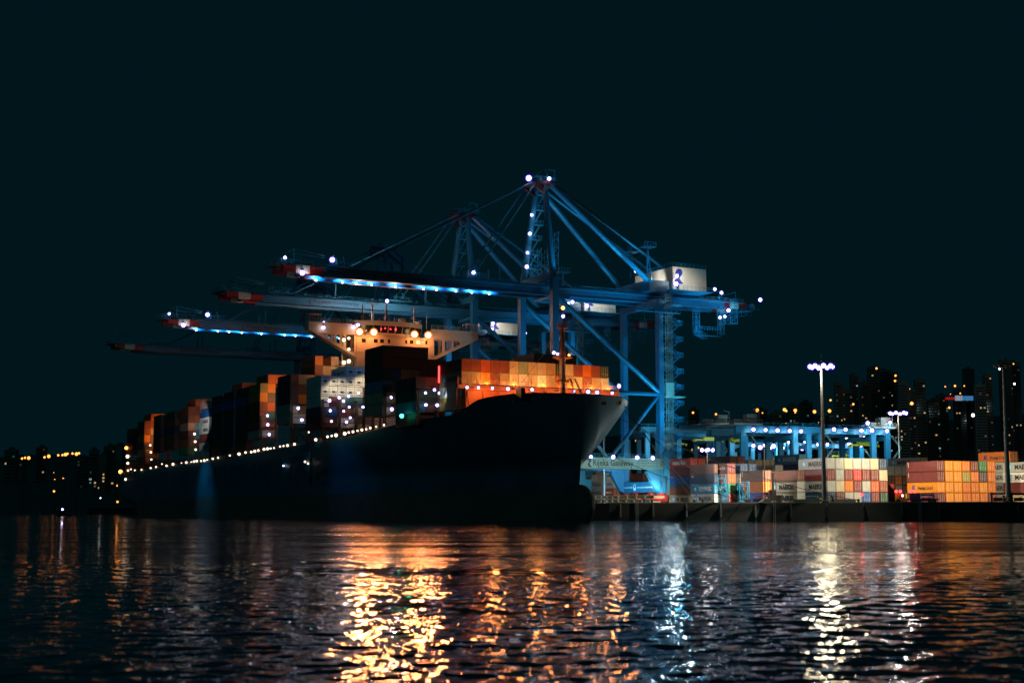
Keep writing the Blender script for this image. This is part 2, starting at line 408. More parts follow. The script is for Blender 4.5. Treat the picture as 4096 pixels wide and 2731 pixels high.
# bulbous bow as part of the hull, breaking the water
bl = MB(); k0 = 0; rings = []
for i, (y, r, zc) in enumerate([(-2.9, .05, 3.5), (-2.7, 1.0, 3.6), (-2.1, 2.0, 3.7), (-1.0, 3.0, 3.6), (.5, 3.7, 3.4), (2.5, 4.1, 3.2), (6, 4.2, 3.0), (12, 4.0, 2.6), (22, 3.5, 2.0)]):
    rings.append([len(bl.v) + q for q in range(16)])
    for q in range(16):
        an = 2 * math.pi * q / 16; bl.v.append((math.cos(an) * r * .62, y, zc + math.sin(an) * r * 1.25))
for a, b in zip(rings, rings[1:]):
    for q in range(16): bl.f.append((a[q], a[(q + 1) % 16], b[(q + 1) % 16], b[q])); bl.mi.append(0)
bl.f.append(tuple(rings[0])); bl.mi.append(0)
bl.build('bulbous_bow', HULLR, ship, smooth=True)
# deck plate
dk = MB(); SS = list(np.linspace(1, 46, 16)) + list(np.linspace(60, 351, 12)); pr = None
for s in SS:
    z = deckz(s) - (1.6 if s < 14 else .9 if s < 24 else .25); b = halfb(s, z) - .15; k = len(dk.v); dk.v += [(-b, s, z), (b, s, z)]
    if pr is not None: dk.f.append((pr, pr + 1, k + 1, k)); dk.mi.append(0)
    pr = k
dk.build('main_deck', SHIPR, ship)
# bulwark cap and deck edge rail
mb = MB()
for sd in (-1, 1):
    pts = [(sd * (halfb(s, deckz(s)) - .05), s, deckz(s)) for s in list(np.linspace(.3, 14, 10)) + list(np.linspace(16, 46, 8)) + list(np.linspace(56, 350, 30))]
    mb = MB()
    for a, b in zip(pts, pts[1:]): mb.bar(a, b, .3, .16)
    mb.build('bulwark_cap', paint('cap', (.03, .10, .15), .5, .3), ship)
mb = MB()
for s0, s1 in ((26, 350),):
    pts = [(-(halfb(s, deckz(s)) - .3), s, deckz(s)) for s in np.linspace(s0, s1, 40)]
    mb.rail(pts, 1.1, .03, 2.5)
mb.build('deck_rail', SHIPD, ship)
# hawse pipes / fairleads on the bow
mb = MB()
for (px, py) in [(1915, 1599), (1946, 1597), (1977, 1595), (2032, 1592)]:
    s, z = at_t(px, py, -21); bb = halfb(s, z)
    for _ in range(4): s, z = at_t(px, py, -halfb(s, z) - .05)
    mb.box(-halfb(s, z) - .25, -halfb(s, z) + .4, s - .6, s + .6, z - .35, z + .35)
mb.build('fairlead', paint('lead', (.5, .3, .15), .5, .2), ship)
mb = MB(); mb.box(-14.6, -13.6, 2.9, 5.4, 27.0, 29.4); mb.build('winch_platform', DARK, ship)
# name letters on the port side
s0, z0 = at_t(822, 1870, -26.7); s1, z1 = at_t(822, 1955, -26.7)
nm = text_mesh('MAERSK LINE', 7.6, paint('hull_letter', (.008, .125, .19), .6, .1), .03, bold=.06, width=118)
o = place_flat(nm, 'lettering', ship, (-HB - .06, s0, z1), (0, -1, 0))
# pilot door recess with lights
s0, z0 = at_t(1132, 1850, -26.7); s1, z1 = at_t(1238, 1838, -26.7)
mb = MB(); fr = HB + .05
for (a, b) in (((s0, z0 - 1.2), (s1, z0 - .2)), ((s0, z0 + 1.4), (s1, z0 + 2.4)), ((s0, z0 - 1.2), (s0, z0 + 1.4)), ((s1, z0 - .2), (s1, z0 + 2.4))):
    mb.bar((-fr, a[0], a[1]), (-fr, b[0], b[1]), .22)
mb.build('pilot_door_frame', paint('door_frame', (.05, .3, .5), .5, .1), ship)
for px, py in ((1220, 1846), (1232, 1853)): s, z = at_t(px, py, -27.3); lamp(ship, W(-27.3, s, z), 'warm', .33)
s, z = at_t(1134, 1862, -27.3); lamp(ship, W(-27.3, s, z), 'cool', .22)

# ---------------- forward structure: breakwater, lashing platform in front of the first bay
mb = MB()
mb.box(-20.5, 20.5, 19.0, 19.5, 26.0, 30.0); mb.box(-20.8, 20.8, 18.4, 19.9, 29.98, 30.3)
for t in np.arange(-20, 20.1, 4): mb.bar((t, 18.0, 26.5), (t, 19.0, 29.8), .3)
mb.build('breakwater', SHIPR, ship)
mb = MB(); mb.box(-22.0, 21.5, 20.0, 21.8, 30.9, 31.2); mb.rail([(-22, 20.05, 31.2), (21.5, 20.05, 31.2)], 1.2, .045, 2.5)
for t in np.arange(-21.8, 21.6, 4.8): mb.bar((t, 20.9, 26), (t, 20.9, 30.9), .45); mb.bar((t, 20.3, 31.2), (t, 20.3, 33.2), .14)
mb.box(-21.9, 21.4, 20.2, 20.6, 30.35, 30.9)
mb.build('lashing_platform', SHIPR, ship)
mb = MB()
for i in range(16):
    t = -20 + i * 2.5
    for (a, b) in ((0, 2.44), (2.44, 0)):
        mb.bar((t + a, 21.3, 31.3), (t + b, 21.8, 34.6), .05); 
mb.build('lashing_rod', STEEL, ship)
# foremast
mb = MB().mat(0); mb.tube((0, 10, 26.5), (0, 10, 30.5), .75, 12); mb.mat(1).tube((0, 10, 30.5), (0, 10, 37.3), .68, 12); mb.mat(0)
mb.tube((0, 10, 37.6), (0, 10, 44.2), .75, 10, .55); mb.tube((0, 10, 44.5), (0, 10, 48), .14, 6)
for z, r in ((31.9, 1.7), (37.4, 2.3), (44.3, 1.3)):
    mb.tube((0, 10, z), (0, 10, z + .25), r, 12); 
    pts = [(r * math.cos(q * math.pi / 5), 10 + r * math.sin(q * math.pi / 5), z + .25) for q in range(11)]; mb.rail(pts, 1.1, .035, 3)
    for q in range(4): mb.bar((0, 10, z - 1.2), (r * .9 * math.cos(q * math.pi / 2), 10 + r * .9 * math.sin(q * math.pi / 2), z), .12)
for z in np.arange(30, 44, .6): mb.bar((-1.1, 9.6, z), (-.75, 9.4, z), .05)
mb.bar((-1.15, 9.6, 30), (-1.15, 9.6, 44), .06); mb.bar((-.95, 9.3, 30), (-.95, 9.3, 44), .06)
mb.build('foremast', [paint('mast_orange', (.30, .12, .05), .5, .3), paint('mast_white', (.6, .6, .56), .5, .2)], ship, smooth=False)
mb = MB()
mb.bar((1.5, 8, 28), (-.6, 9, 28.2), .1)
for t0, t1 in ((2.2, 4.6), (1.0, 2.6)):
    for o_ in (0, .5): mb.bar((t1 + .4, 8 + o_, 27.4), (t0, 8 + o_, 32.6), .14)
    for q in range(9): mb.bar((t1 + .4 - (t1 + .4 - t0) * q / 9, 8, 27.4 + 5.2 * q / 9), (t1 + .4 - (t1 + .4 - t0) * q / 9, 8.5, 27.4 + 5.2 * q / 9), .06)
mb.build('inclined_ladder', DARK, ship)
mb = MB(); mb.bar((0, 10, 44), (-6, 21, 31), .05); mb.bar((0, 10, 44), (6, 21, 31), .05); mb.bar((0, 10, 43), (-15, 21, 31), .05); mb.build('mast_stay', DARK, ship)
# windlass and winches on the forecastle
for tx, sy in ((-8, 7.5), (6, 7.5)):
    mb = MB(); mb.tube((tx - 1.6, sy, 28), (tx + 1.6, sy, 28), .9, 12); mb.tube((tx - 1.8, sy, 28), (tx - 1.6, sy, 28), 1.3, 12); mb.tube((tx + 1.6, sy, 28), (tx + 1.8, sy, 28), 1.3, 12); mb.box(tx - 2, tx + 2, sy - .8, sy + .8, 26.4, 27.3)
    mb.build('mooring_winch', paint('winch', (.35, .15, .07), .5, .3), ship)
for px, py in [(1858, 1550.6), (1903, 1552), (1959, 1554.5), (2021, 1557), (2068, 1558), (2117, 1560), (2239, 1565), (2286, 1566), (2341, 1568), (2377, 1571), (2436.5, 1573)]:
    t, z = at_s(px, py, 19.6); lamp(ship, W(t, 18.2, z), 'cool', .42)
t, z = at_s(2476, 1544, 20); lamp(ship, W(t, 20, z), 'cool', .55)
for px, py, k, r in [(2214, 1411, 'cool', .5), (2229, 1416, 'cool', .3), (2275, 1421, 'street', .3), (2250, 1232, 'street', .45), (2251, 1265, 'cool', .45)]:
    t, z = at_s(px, py, 9.2); lamp(ship, W(t, 9.0, z), k, r)

# ---------------- container bays on deck
GS = 'containers stacked on the ship'
def stackS(label_where, corner, t=None, s=None, **kw):
    if t is not None: s_, z = at_t(corner[0], corner[1], t); t_ = t
    else: t_, z = at_s(corner[0], corner[1], s); s_ = s
    stack_block(s_, t_, z, where=label_where, group=GS, **kw); return s_, t_, z
b1 = stackS('orange-lit front row at the bow', (1847, 1433), t=-20, cols=[
    (0, 'rust tan grey:end olive:end'), (0, 'rust tan'), (0, 'redorange yelloworange'), (0, 'rust rust'), (0, 'rust tan'), (0, 'cream cream'), (0, 'palegreen white'), (0, 'cream cream'),
    (0, 'cream white'), (0, 'tan cream'), (0, 'darkgreen:door orange'), (0, 'cream tan'), (0, 'rust cream'), (0, 'orange rust'), (0, 'rust tan'), (0, 'darkgreen:door palegrey')], marks={(0, 1): 'maersk', (0, 2): 'hlb'})
SB2 = b1[0] + 14.8
t2, z2 = at_s(2134, 1411, SB2)
stack_block(SB2, t2, z2, [(0, 'purple rust'), (0, 'brown brown'), (0, 'purple brown'), (0, 'brown brown'), (0, 'brown brown')], 'dark row behind the bow row', GS, marks={(0, 0): 'msc'})
t3, z3 = at_s(1663.4, 1505.2, SB2)
stack_block(SB2, t3, z3, [(0, 'brown darkgreen:end skyblue:end maroon:end'), (0, 'brown darkgreen brown brown'), (0, 'rust green orange rust')][:3], 'low stack left of the bow row', GS, marks={(0, 0): 'hlb'})
b3 = stackS('tall dark stack before the bridge', (1531.7, 1379.5), t=-26.2, cols=[
    (0, 'brown brown darkgreen skyblue cream cream'), (0, 'brown brown blue tan cream olive'), (0, 'brown brown tan brown brown'), (0, 'brown brown olive brown brown'), (0, 'brown brown brown brown brown'), (-1, 'brown brown brown'), (-1, 'brown purple')])
RF = 'reefer:reefer '
br = stackS('white refrigerated stack below the bridge', (1284.6, 1499.6), t=-26.2, cols=[
    (0, RF * 3 + 'navy maroon'), (0, RF * 2 + 'maroon blue brown'), (0, RF * 2 + 'grey maroon white'), (1, RF * 3 + 'teal brown white'), (1, RF * 3 + 'teal grey white'), (1, RF * 2 + 'rust')], marks={(3, 0): 'hl'})
b4 = stackS('stack just left of the white stack', (1163, 1495), t=-26.2, cols=[
    (0, 'brown purple purple palegrey palegrey'), (0, 'tan brown orange brown grey'), (0, 'tan brown brown'), (2, 'orange:end rust brown'), (1, 'tan brown'), (2, 'tan cream')], marks={(3, 0): 'hl'})
b5 = stackS('bright orange stack amidships', (1041.7, 1531.6), t=-26.2, cols=[
    (0, 'olive yelloworange rust rust rust palegrey'), (1, 'orange yelloworange purple redorange teal rust grey'), (1, 'orange'), (1, 'yelloworange')])
for nm_, (px, py), cs, mk in [
    ('dark side just left of bright orange stack', (989, 1547), 'brown blue darkgreen navy brown brown maroon', {}),
    ('dark side second left of bright orange stack', (937, 1562), 'maroon blue brown darkgreen brown navy brown', {}),
    ('dark side right of marked white containers', (888, 1578), 'maroon blue brown brown navy brown maroon', {})]:
    stackS(nm_, (px, py), t=-26.2, cols=[(0, cs)], marks=mk)
t6, z6 = at_s(969.6, 1530, at_t(937, 1562, -26.2)[0] + 14.6)
stack_block(at_t(937, 1562, -26.2)[0] + 14.6, t6, z6, [(0, 'redorange rust'), (0, 'orange'), (0, 'redorange')], 'orange tops above the dark middle stacks', GS)
bM = stackS('lit side with three marked white containers', (839, 1598), t=-26.2, cols=[(0, 'pink blue white white maroon palegrey')], marks={(0, 2): 'maersk', (0, 3): 'maersk', (0, 5): 'maersk', (0, 1): 'msc'})
b11 = stackS('stack left of the marked white containers', (755, 1625), t=-26.2, cols=[
    (0, 'rust brown pink maroon rust green'), (1, 'redorange brown rust skyblue skyblue brown'), (1, 'orange rust'), (1, 'orange'), (1, 'orange')])
for nm_, px, py in [('dark side right of the orange stern stack', 646, 1657), ('dark side second right of orange stern stack', 700, 1641)]:
    stackS(nm_, (px, py), t=-26.2, cols=[(0, 'darkgreen brown navy brown maroon')])
b14 = stackS('orange-lit stack near the stern', (579, 1681), t=-26.2, cols=[
    (0, 'rust rust yelloworange rust tan redorange'), (1, 'orange rust tan brown rust orange'), (1, 'orange rust white rust olive'), (1, 'orange')])
stackS('sternmost dark stack', (535, 1711), t=-26.2, cols=[(0, 'brown navy maroon brown')])

# ---------------- lashing bridges
def lashing_bridge(s, t0, t1, zd, zt, nl=3):
    mb = MB(); s0 = s - 1.7; s1 = s - .5
    for t in np.arange(t0, t1 + .1, 5.0):
        for ss in (s0, s1): mb.bar((t, ss, zd), (t, ss, zt), .32)
        mb.bar((t, s0, zd + .5), (t, s1, zt), .14)
    for i in range(nl + 1):
        z = zd + 2.2 + (zt - zd - 2.2) * i / nl
        mb.box(t0, t1, s0, s1, z - .1, z); mb.rail([(t0, s0, z), (t1, s0, z)], 1.1, .03, 2.0)
    for i, t in enumerate(np.arange(t0, t1 - 4, 10)):
        z = zd + 2.2; mb.bar((t, s0, z), (t + 5, s0, z + (zt - zd - 2.2) / nl), .16)
    return mb.build('lashing_bridge', SHIPD, ship)
for s, t0, t1, zt in [(b3[0], -26, -11, 33.5), (SB2, -25, -10, 31), (br[0], -26, -10, 33.0), (br[0] + 2, -18, -8, 36), (b4[0], -26, -16, 33.0), (b5[0], -26, -14, 31.5), (bM[0], -26, -21, 30), (b11[0], -26, -14, 31), (b14[0], -26, -14, 29), (330, -26, -10, 27)]:
    lashing_bridge(s, t0, t1, deckz(s), zt)
for blk, pts in [(b3[0], [(1565, 1589), (1567, 1636)]), (SB2, [(1702.5, 1571), (1738, 1559), (1757, 1572), (1703.6, 1619), (1749, 1620)]),
                 (br[0], [(1318, 1602), (1321, 1642), (1326, 1684.5), (1357, 1590), (1374, 1604), (1375, 1644), (1386, 1687), (1394, 1584), (1397, 1627.5), (1401, 1670), (1435, 1571), (1452, 1627.5)]),
                 (b4[0], [(1193, 1632), (1207.6, 1679)]), (b5[0], [(1070, 1662), (1071, 1698), (1077, 1737)]),
                 (b11[0], [(778, 1735), (780.6, 1765.6), (783, 1797.5)]), (b14[0], [(601, 1780), (603.5, 1808), (605.6, 1837), (636, 1770), (638, 1784)])]:
    for px, py in pts:
        t, z = at_s(px, py, blk - 2.0); lamp(ship, W(t, blk - 2.0, z), 'cool' if px > 1000 else 'warm', .42 if px > 1000 else .5)
for px, py in [(512, 1881), (524, 1876), (539, 1880), (566, 1878), (602.5, 1871), (624, 1867), (648, 1855), (666, 1862), (692, 1856), (726, 1851), (745, 1849), (765, 1847), (776, 1845), (787, 1843), (804, 1843), (817, 1841), (829, 1838), (851, 1834), (872, 1830),
               (919, 1821), (956, 1815), (982, 1809), (1005, 1807), (1019, 1804), (1033, 1801), (1056, 1796), (1070, 1794), (1082, 1793), (1096, 1791), (1120, 1785), (1134, 1783), (1150, 1781), (1178, 1776),
               (1235, 1728), (1263, 1758), (1310, 1746), (1327, 1742.5), (1344, 1740), (1379, 1733.6), (1395, 1729), (1412, 1726), (1430, 1722), (1447.5, 1718.6), (1465, 1716), (1481, 1711), (1505, 1706), (1536, 1699)]:
    s, z = at_t(px, py, -26.9); lamp(ship, W(-26.9, s, z), 'warm', rnd.choice([.28, .34, .4, .46]), 'deck_lamp')
for px, py, k, r in [(510, 1825, 'warm', .8), (511, 1852, 'warm', .75), (503, 1916, 'warm', .8), (505, 1791, 'street', .6), (482, 1886, 'street', .6)]:
    s, z = at_t(px, py, -26.7); lamp(ship, W(-26.7, s, z), k, r)
s, z = at_t(1607, 1663, -26.9); lamp(ship, W(-26.9, s, z), 'green', .45, 'navigation_light')
t, z = at_s(1757.5, 1497, b1[0] + 12.4); mb = MB(); mb.box(t - .25, t + .1, b1[0] + 12.3, b1[0] + 12.5, z - 2, z + 2); mb.build('warning_light', L_RED, ship)
# stern mooring deck house
mb = MB(); mb.box(-24, 24, 338, 350, 18.3, 23); mb.build('stern_house', SHIPD, ship)

# ---------------- accommodation and bridge
def hx(px, py, s=108.5): return at_s(px, py, s)
SF = 108.5
tl, zb = hx(1427, 1410); tr, _ = hx(1728, 1410)
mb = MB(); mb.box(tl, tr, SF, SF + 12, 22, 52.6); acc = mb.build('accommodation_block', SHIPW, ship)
_, zw = hx(1600, 1365)
for px in (1455, 1503, 1528, 1556, 1625, 1646, 1673, 1705):
    t, z = hx(px, 1362 + (px - 1455) * .03)
    wdt = 1.2 if px not in (1556, 1625, 1705) else .7
    m_ = MB(); m_.box(t - wdt / 2, t + wdt / 2, SF - .04, SF + .1, z - .55, z + .55)
    wn = m_.build('window', GLASSD if px != 1673 else flatem('window_lit', (1, .75, .35), 1.5), acc)
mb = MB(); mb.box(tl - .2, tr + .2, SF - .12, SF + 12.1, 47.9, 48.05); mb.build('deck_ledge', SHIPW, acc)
for z in (36, 40, 44, 48):
    m_ = MB(); m_.box(tl - .05, tl + .1, SF + 2, SF + 3.2, z, z + 1.1); m_.build('window', GLASSD, acc)
# wings: box girders tapering outwards, with openings
def wing(sgn):
    tw = sgn * 26.9; tb = tl if sgn < 0 else tr; zt = 56.0; ztip = 53.6; zin = 46.3
    mb = MB(); n = 9; ops = {1, 3, 5, 7}
    def zb_(u): return ztip + (zin - ztip) * u     # u: 0 at the tip, 1 at the tower
    T = lambda u: tw + (tb - tw) * u
    for y0, y1 in ((SF + .2, SF + .35), (SF + 3.2, SF + 3.35)):
        us = [0, .22, .34, .40, .53, .58, .72, .78, .95, 1]
        for i in range(9):
            u0, u1 = us[i], us[i + 1]
            a, b = sorted((T(u0), T(u1)))
            def slab(z0l, z0r, z1):
                la, lb = (z0l, z0r) if T(u0) < T(u1) else (z0r, z0l)
                k = len(mb.v); mb.v += [(a, y0, la), (b, y0, lb), (b, y1, lb), (a, y1, la), (a, y0, z1), (b, y0, z1), (b, y1, z1), (a, y1, z1)]
                for q in ((3, 2, 1, 0), (4, 5, 6, 7), (0, 1, 5, 4), (1, 2, 6, 5), (2, 3, 7, 6), (3, 0, 4, 7)): mb.f.append(tuple(k + i_ for i_ in q)); mb.mi.append(0)
            if i in ops:
                slab(52.9, 52.9, zt)            # above the opening
                k = len(mb.v); z00, z01 = zb_(u0), zb_(u1)
                la, lb = (z00, z01) if T(u0) < T(u1) else (z01, z00)
                mb.v += [(a, y0, la), (b, y0, lb), (b, y1, lb), (a, y1, la), (a, y0, la + 1.0), (b, y0, lb + 1.0), (b, y1, lb + 1.0), (a, y1, la + 1.0)]
                for q in ((3, 2, 1, 0), (4, 5, 6, 7), (0, 1, 5, 4), (1, 2, 6, 5), (2, 3, 7, 6), (3, 0, 4, 7)): mb.f.append(tuple(k + i_ for i_ in q)); mb.mi.append(0)
            else: slab(zb_(u0), zb_(u1), zt)
    # top and bottom plates
    a, b = T(0), T(1)
    mb.quad((a, SF + .2, zt), (b, SF + .2, zt), (b, SF + 3.35, zt), (a, SF + 3.35, zt))
    mb.quad((a, SF + .36, ztip), (b, SF + .36, zin), (b, SF + 3.19, zin), (a, SF + 3.19, ztip))
    mb.quad((a, SF + .2, ztip), (a, SF + 3.35, ztip), (a, SF + 3.35, zt), (a, SF + .2, zt))
    mb.rail([(a, SF + .3, zt), (b, SF + .3, zt)], 1.1, .03, 2)
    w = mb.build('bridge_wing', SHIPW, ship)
    m_ = MB(); ta = tw + (.2 if sgn < 0 else -.2)
    for tt in (ta, ta - sgn * 3.6):
        for yy in (SF + .5, SF + 3.0): m_.bar((tt, yy, zt), (tt, yy, zt + 2.2), .1)
    m_.box(min(ta, ta - sgn * 3.8), max(ta, ta - sgn * 3.8), SF + .2, SF + 3.3, zt + 2.2, zt + 2.32)
    m_.build('canopy', SHIPW, w)
wing(-1); wing(1)
# wheelhouse with slanted windows
t0, _ = hx(1433, 1300); t1, _ = hx(1704, 1300); zc = 52.6
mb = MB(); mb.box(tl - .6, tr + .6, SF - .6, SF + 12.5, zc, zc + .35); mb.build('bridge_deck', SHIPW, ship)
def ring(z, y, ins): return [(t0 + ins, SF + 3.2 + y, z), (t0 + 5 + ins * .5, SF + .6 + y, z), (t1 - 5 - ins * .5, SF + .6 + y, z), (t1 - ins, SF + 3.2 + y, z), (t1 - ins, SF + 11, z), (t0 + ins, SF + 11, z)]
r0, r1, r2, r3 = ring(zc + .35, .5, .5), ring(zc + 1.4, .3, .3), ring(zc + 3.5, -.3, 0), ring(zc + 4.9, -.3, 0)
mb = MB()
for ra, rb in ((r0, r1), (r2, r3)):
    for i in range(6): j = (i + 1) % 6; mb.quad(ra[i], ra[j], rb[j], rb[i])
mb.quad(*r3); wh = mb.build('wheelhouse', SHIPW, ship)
mb = MB()
for i in range(6):
    j = (i + 1) % 6; mb.quad(r1[i], r1[j], r2[j], r2[i])
win = mb.build('window_band', GLASSD, wh)
mb = MB()
for i in range(6):
    j = (i + 1) % 6; L_ = (Vector(r1[i]) - Vector(r1[j])).length; n = max(1, int(L_ / 1.9))
    for q in range(n + 1): mb.bar(Vector(r1[i]).lerp(Vector(r1[j]), q / n), Vector(r2[i]).lerp(Vector(r2[j]), q / n), .16)
mb.build('mullion', SHIPW, wh)
mb = MB()
for px, py in [(1526, 1315.5), (1542, 1312.5), (1563, 1316), (1584, 1315), (1585, 1319)]:
    t, z = at_s(px, py, SF - .1); mb.ball((t, SF + .1, z), .2, 6, 4)
mb.build('red_indicator', L_RED, wh)
mb = MB(); zr = zc + 4.9; mb.rail([(t0 + .2, SF + 3, zr), (t0 + 5, SF + .5, zr), (t1 - 5, SF + .5, zr), (t1 - .2, SF + 3, zr), (t1 - .2, SF + 10, zr)], 1.2, .04, 1.6); mb.build('roof_rail', SHIPD, wh)
for px, ytop in [(1451, 1215), (1490, 1212), (1545, 1205), (1658, 1228)]:
    t, zt = at_s(px, ytop, SF + 4); m_ = MB(); m_.tube((t, SF + 4, zr), (t, SF + 4, zt), .32, 8, .5)
    for k in (.35, .6, .85): z = zr + (zt - zr) * k; m_.bar((t - .9, SF + 4, z), (t + .9, SF + 4, z), .12); m_.box(t - .5, t + .5, SF + 3.6, SF + 4.4, z - .05, z + .02)
    m_.build('mast', SHIPD, ship)
t, z = at_s(1490, 1218, SF + 4); mb = MB(); mb.box(t - 1.6, t + 1.6, SF + 3.5, SF + 3.8, z, z + .35); mb.build('radar_scanner', SHIPW, ship)
t, zt = at_s(1706, 1244, SF + 1); mb = MB(); mb.tube((t, SF + 1, 56), (t, SF + 1, zt), .06, 5); mb.build('whip_aerial', SHIPW, ship)
t, zt = at_s(1597, 1275, SF + 3); mb = MB(); mb.tube((t, SF + 3, zr), (t, SF + 3, zt), .3, 8); mb.ball((t + 1.2, SF + 3, zr + .8), .8, 10, 6); mb.build('satellite_dome', SHIPW, ship)
SODP = []
for px, py in [(1438, 1327), (1495, 1329), (1658, 1337.6), (1713, 1341)]:
    t, z = at_s(px, py, SF - 1.6); p = W(t, SF - 1.6, z); SODP.append(p); lamp(ship, p, 'sod', 1.05)
for px, py, k, r in [(1292, 1311, 'cool', .6), (1412, 1309, 'cool', .6), (1430, 1301, 'cool', .6), (1374, 1360, 'warm', .55), (1394, 1353, 'warm', .6), (1394, 1397, 'warm', .6), (1374, 1450, 'warm', .6), (1394, 1445, 'warm', .6), (1545, 1205, 'cool', .5)]:
    t, z = at_s(px, py, SF - .5 if px != 1545 else SF + 4); lamp(ship, W(t, SF - .8 if px != 1545 else SF + 3.3, z), k, r)
mb = MB(); t, z = at_s(1364, 1440, SF + 2); mb.box(t - 1.6, t + 3, SF + .5, SF + 3, z - 2, z - 1.8); mb.rail([(t - 1.6, SF + .5, z - 1.8), (t + 3, SF + .5, z - 1.8)], 1.2, .05, 1); mb.build('side_platform', SHIPW, ship)
# funnel far aft
mb = MB(); mb.box(-6, 6, 248, 262, 20, 46); mb.build('funnel', HULLB, ship)

# ================================================================== QUAY CRANES
QZ = 4.2
def frange(a, b, st):
    out = []; x = a
    while x <= b + 1e-6: out.append(x); x += st
    return out
def quay_crane(s0, label, boomlit, text04=None, endlit=True, houselamp=True, stairlit=False, detail=1):
    c = empty('quay_crane', W(32.8, s0, QZ), A); tag(c, label, 'harbour crane', 'blue ship-to-shore cranes along the quay')
    G, Wd = 35.2, 9.75; ZB = 59.6; gz0, gz1 = ZB, ZB + 2.5    # local z is above the quay
    for sy in (-1, 1):
        y = sy * Wd
        for x in (0, G):
            l = MB(); l.bar((x, y, 3.2), (x, y, ZB if x else ZB + 4), 1.9 if x == 0 else 1.6, 1.9); l.build('leg', CRANE, c)
        f = MB(); f.box(-1.2, G + 1.0, y - 1.0, y + .95, 10.2, 13.1); f.box(-1.3, G + 1.1, y - 1.4, y + 1.3, 9.95, 10.2)
        fb = f
        for x, d in ((0, 1), (G, -1)):
            f = MB()
            f.quad((x + d * .9, y - .9, 9.95), (x + d * 5.5, y - .9, 9.95), (x + d * 1.1, y - .9, 3.4), (x + d * .9, y - .9, 3.4)) if d > 0 else f.quad((x + d * 5.5, y - .9, 9.95), (x + d * .9, y - .9, 9.95), (x + d * .9, y - .9, 3.4), (x + d * 1.1, y - .9, 3.4))
            f.bar((x + d * 4.8, y, 9.8), (x + d * 1.2, y, 4.2), 1.2, 1.6); f.build('portal_bracket', CRANE, c)
        p = fb.build('portal_beam', paint('beam_teal', (.11, .27, .29), .5, .2, .15) if text04 and sy < 0 else CRANE, c)
        r = MB(); r.rail([(-1, y - 1.0, 13.1), (G, y - 1.0, 13.1)], 1.1, .035, 1.6); r.build('handrail', CRANE_L, p)
        d = MB(); d.tube((1.0, y, ZB - 1.5), (G - .6, y, 32.6), .78, 10); d.build('diagonal_brace', CRANE, c)
        d = MB(); d.tube((.9, y, 31.8), (G - .8, y, 31.8), .62, 10); d.build('horizontal_brace', CRANE, c)
        d = MB(); d.tube((G - .8, y, 31.2), (G * .5 + .8, y, 13.4), .55, 8); d.tube((.8, y, 31.2), (G * .5 - .8, y, 13.4), .55, 8); d.build('diagonal_brace', CRANE, c)
    for x in (0, G):
        b = MB(); b.box(x - .8, x + .8, -Wd - 1.6, Wd + 1.6, 3.5, 6.6); sb = b.build('sill_beam', CRANE, c)
        for y in (-Wd, -Wd + 5.6, Wd - 5.6, Wd):
            g = MB(); g.box(x - .7, x + .7, y - 2.2, y + 2.2, 1.4, 2.7); g.box(x - .5, x + .5, y - .6, y + .6, 2.7, 3.5)
            for q in (-1.6, -.55, .55, 1.6): g.tube((x - .3, y + q, .5), (x + .3, y + q, .5), .45, 10)
            g.box(x - .62, x + .62, y - 2.4, y + 2.4, .8, 1.5); g.build('wheel_bogie', REDM, c)
        if x: b = MB(); b.box(x - .8, x + .8, -Wd + 1, Wd - 1, ZB - 2.0, ZB - .2); b.build('cross_beam', CRANE, c)
    # girders: boom over the water (x<0) to the back reach
    X0, X1 = -74.0, 69.0
    for sy in (-1, 1):
        y = sy * 3.6
        g = MB().mat(0); g.box(X0 + 7, X1 - 6, y - .7, y + .7, gz0, gz1)
        g.box(X0 + 7, X1 - 6, y - .95, y + .95, gz0 - .18, gz0); g.box(X0 + 7, X1 - 6, y - .8, y + .8, gz1, gz1 + .12)
        g.mat(1).box(X0 + 3.4, X0 + 7, y - .7, y + .7, gz0 + .1, gz1); g.box(X1 - 6, X1 - 4, y - .7, y + .7, gz0, gz1)
        g.mat(2).box(X0 - .4, X0 + 3.4, y - .7, y + .7, gz0 + .3, gz1); g.box(X1 - 4, X1 - 1, y - .7, y + .7, gz0 + .1, gz1)
        g.mat(1).box(X0 - 4, X0 - .4, y - .7, y + .7, gz0 + .7, gz1 - .2); g.box(X1 - 1, X1 + 2, y - .7, y + .7, gz0 + .5, gz1)
        gg = g.build('boom_girder', [CRANE, REDM, WHM], c)
        w = MB(); yy = sy * 4.6; w.box(X0 + 4, X1, min(yy, sy * 5.5), max(yy, sy * 5.5), gz1 - .7, gz1 - .62); w.rail([(X0 + 4, sy * 5.45, gz1 - .62), (X1, sy * 5.45, gz1 - .62)], 1.1, .035, 2.2); w.build('walkway', CRANE_L, gg)
    w = MB(); w.box(X0 + 8, -4, -2.9, -2.0, gz0 - .1, gz0 - .02); w.rail([(X0 + 8, -2.0, gz0), (-4, -2.0, gz0)], 1.0, .03, 3); w.build('service_walkway', CRANE_L, c)
    for x in frange(X0 + 2, X1 - 2, 16.0):
        b = MB(); b.box(x - .35, x + .35, -2.9, 2.9, gz0 + .5, gz1 - .3); b.build('tie_beam', CRANE, c)
    # boom tip platform and hangers
    t = MB(); t.rail([(X0 - 6, -5, gz1), (X0 - 6, 5, gz1)], 1.2, .05, 1.2); t.rail([(X0 - 6, -5, gz1), (X0 + 2, -5, gz1)], 1.2, .05, 1.2); t.box(X0 - 6, X0 - 3.6, -5, 5, gz1 - .2, gz1 - .05)
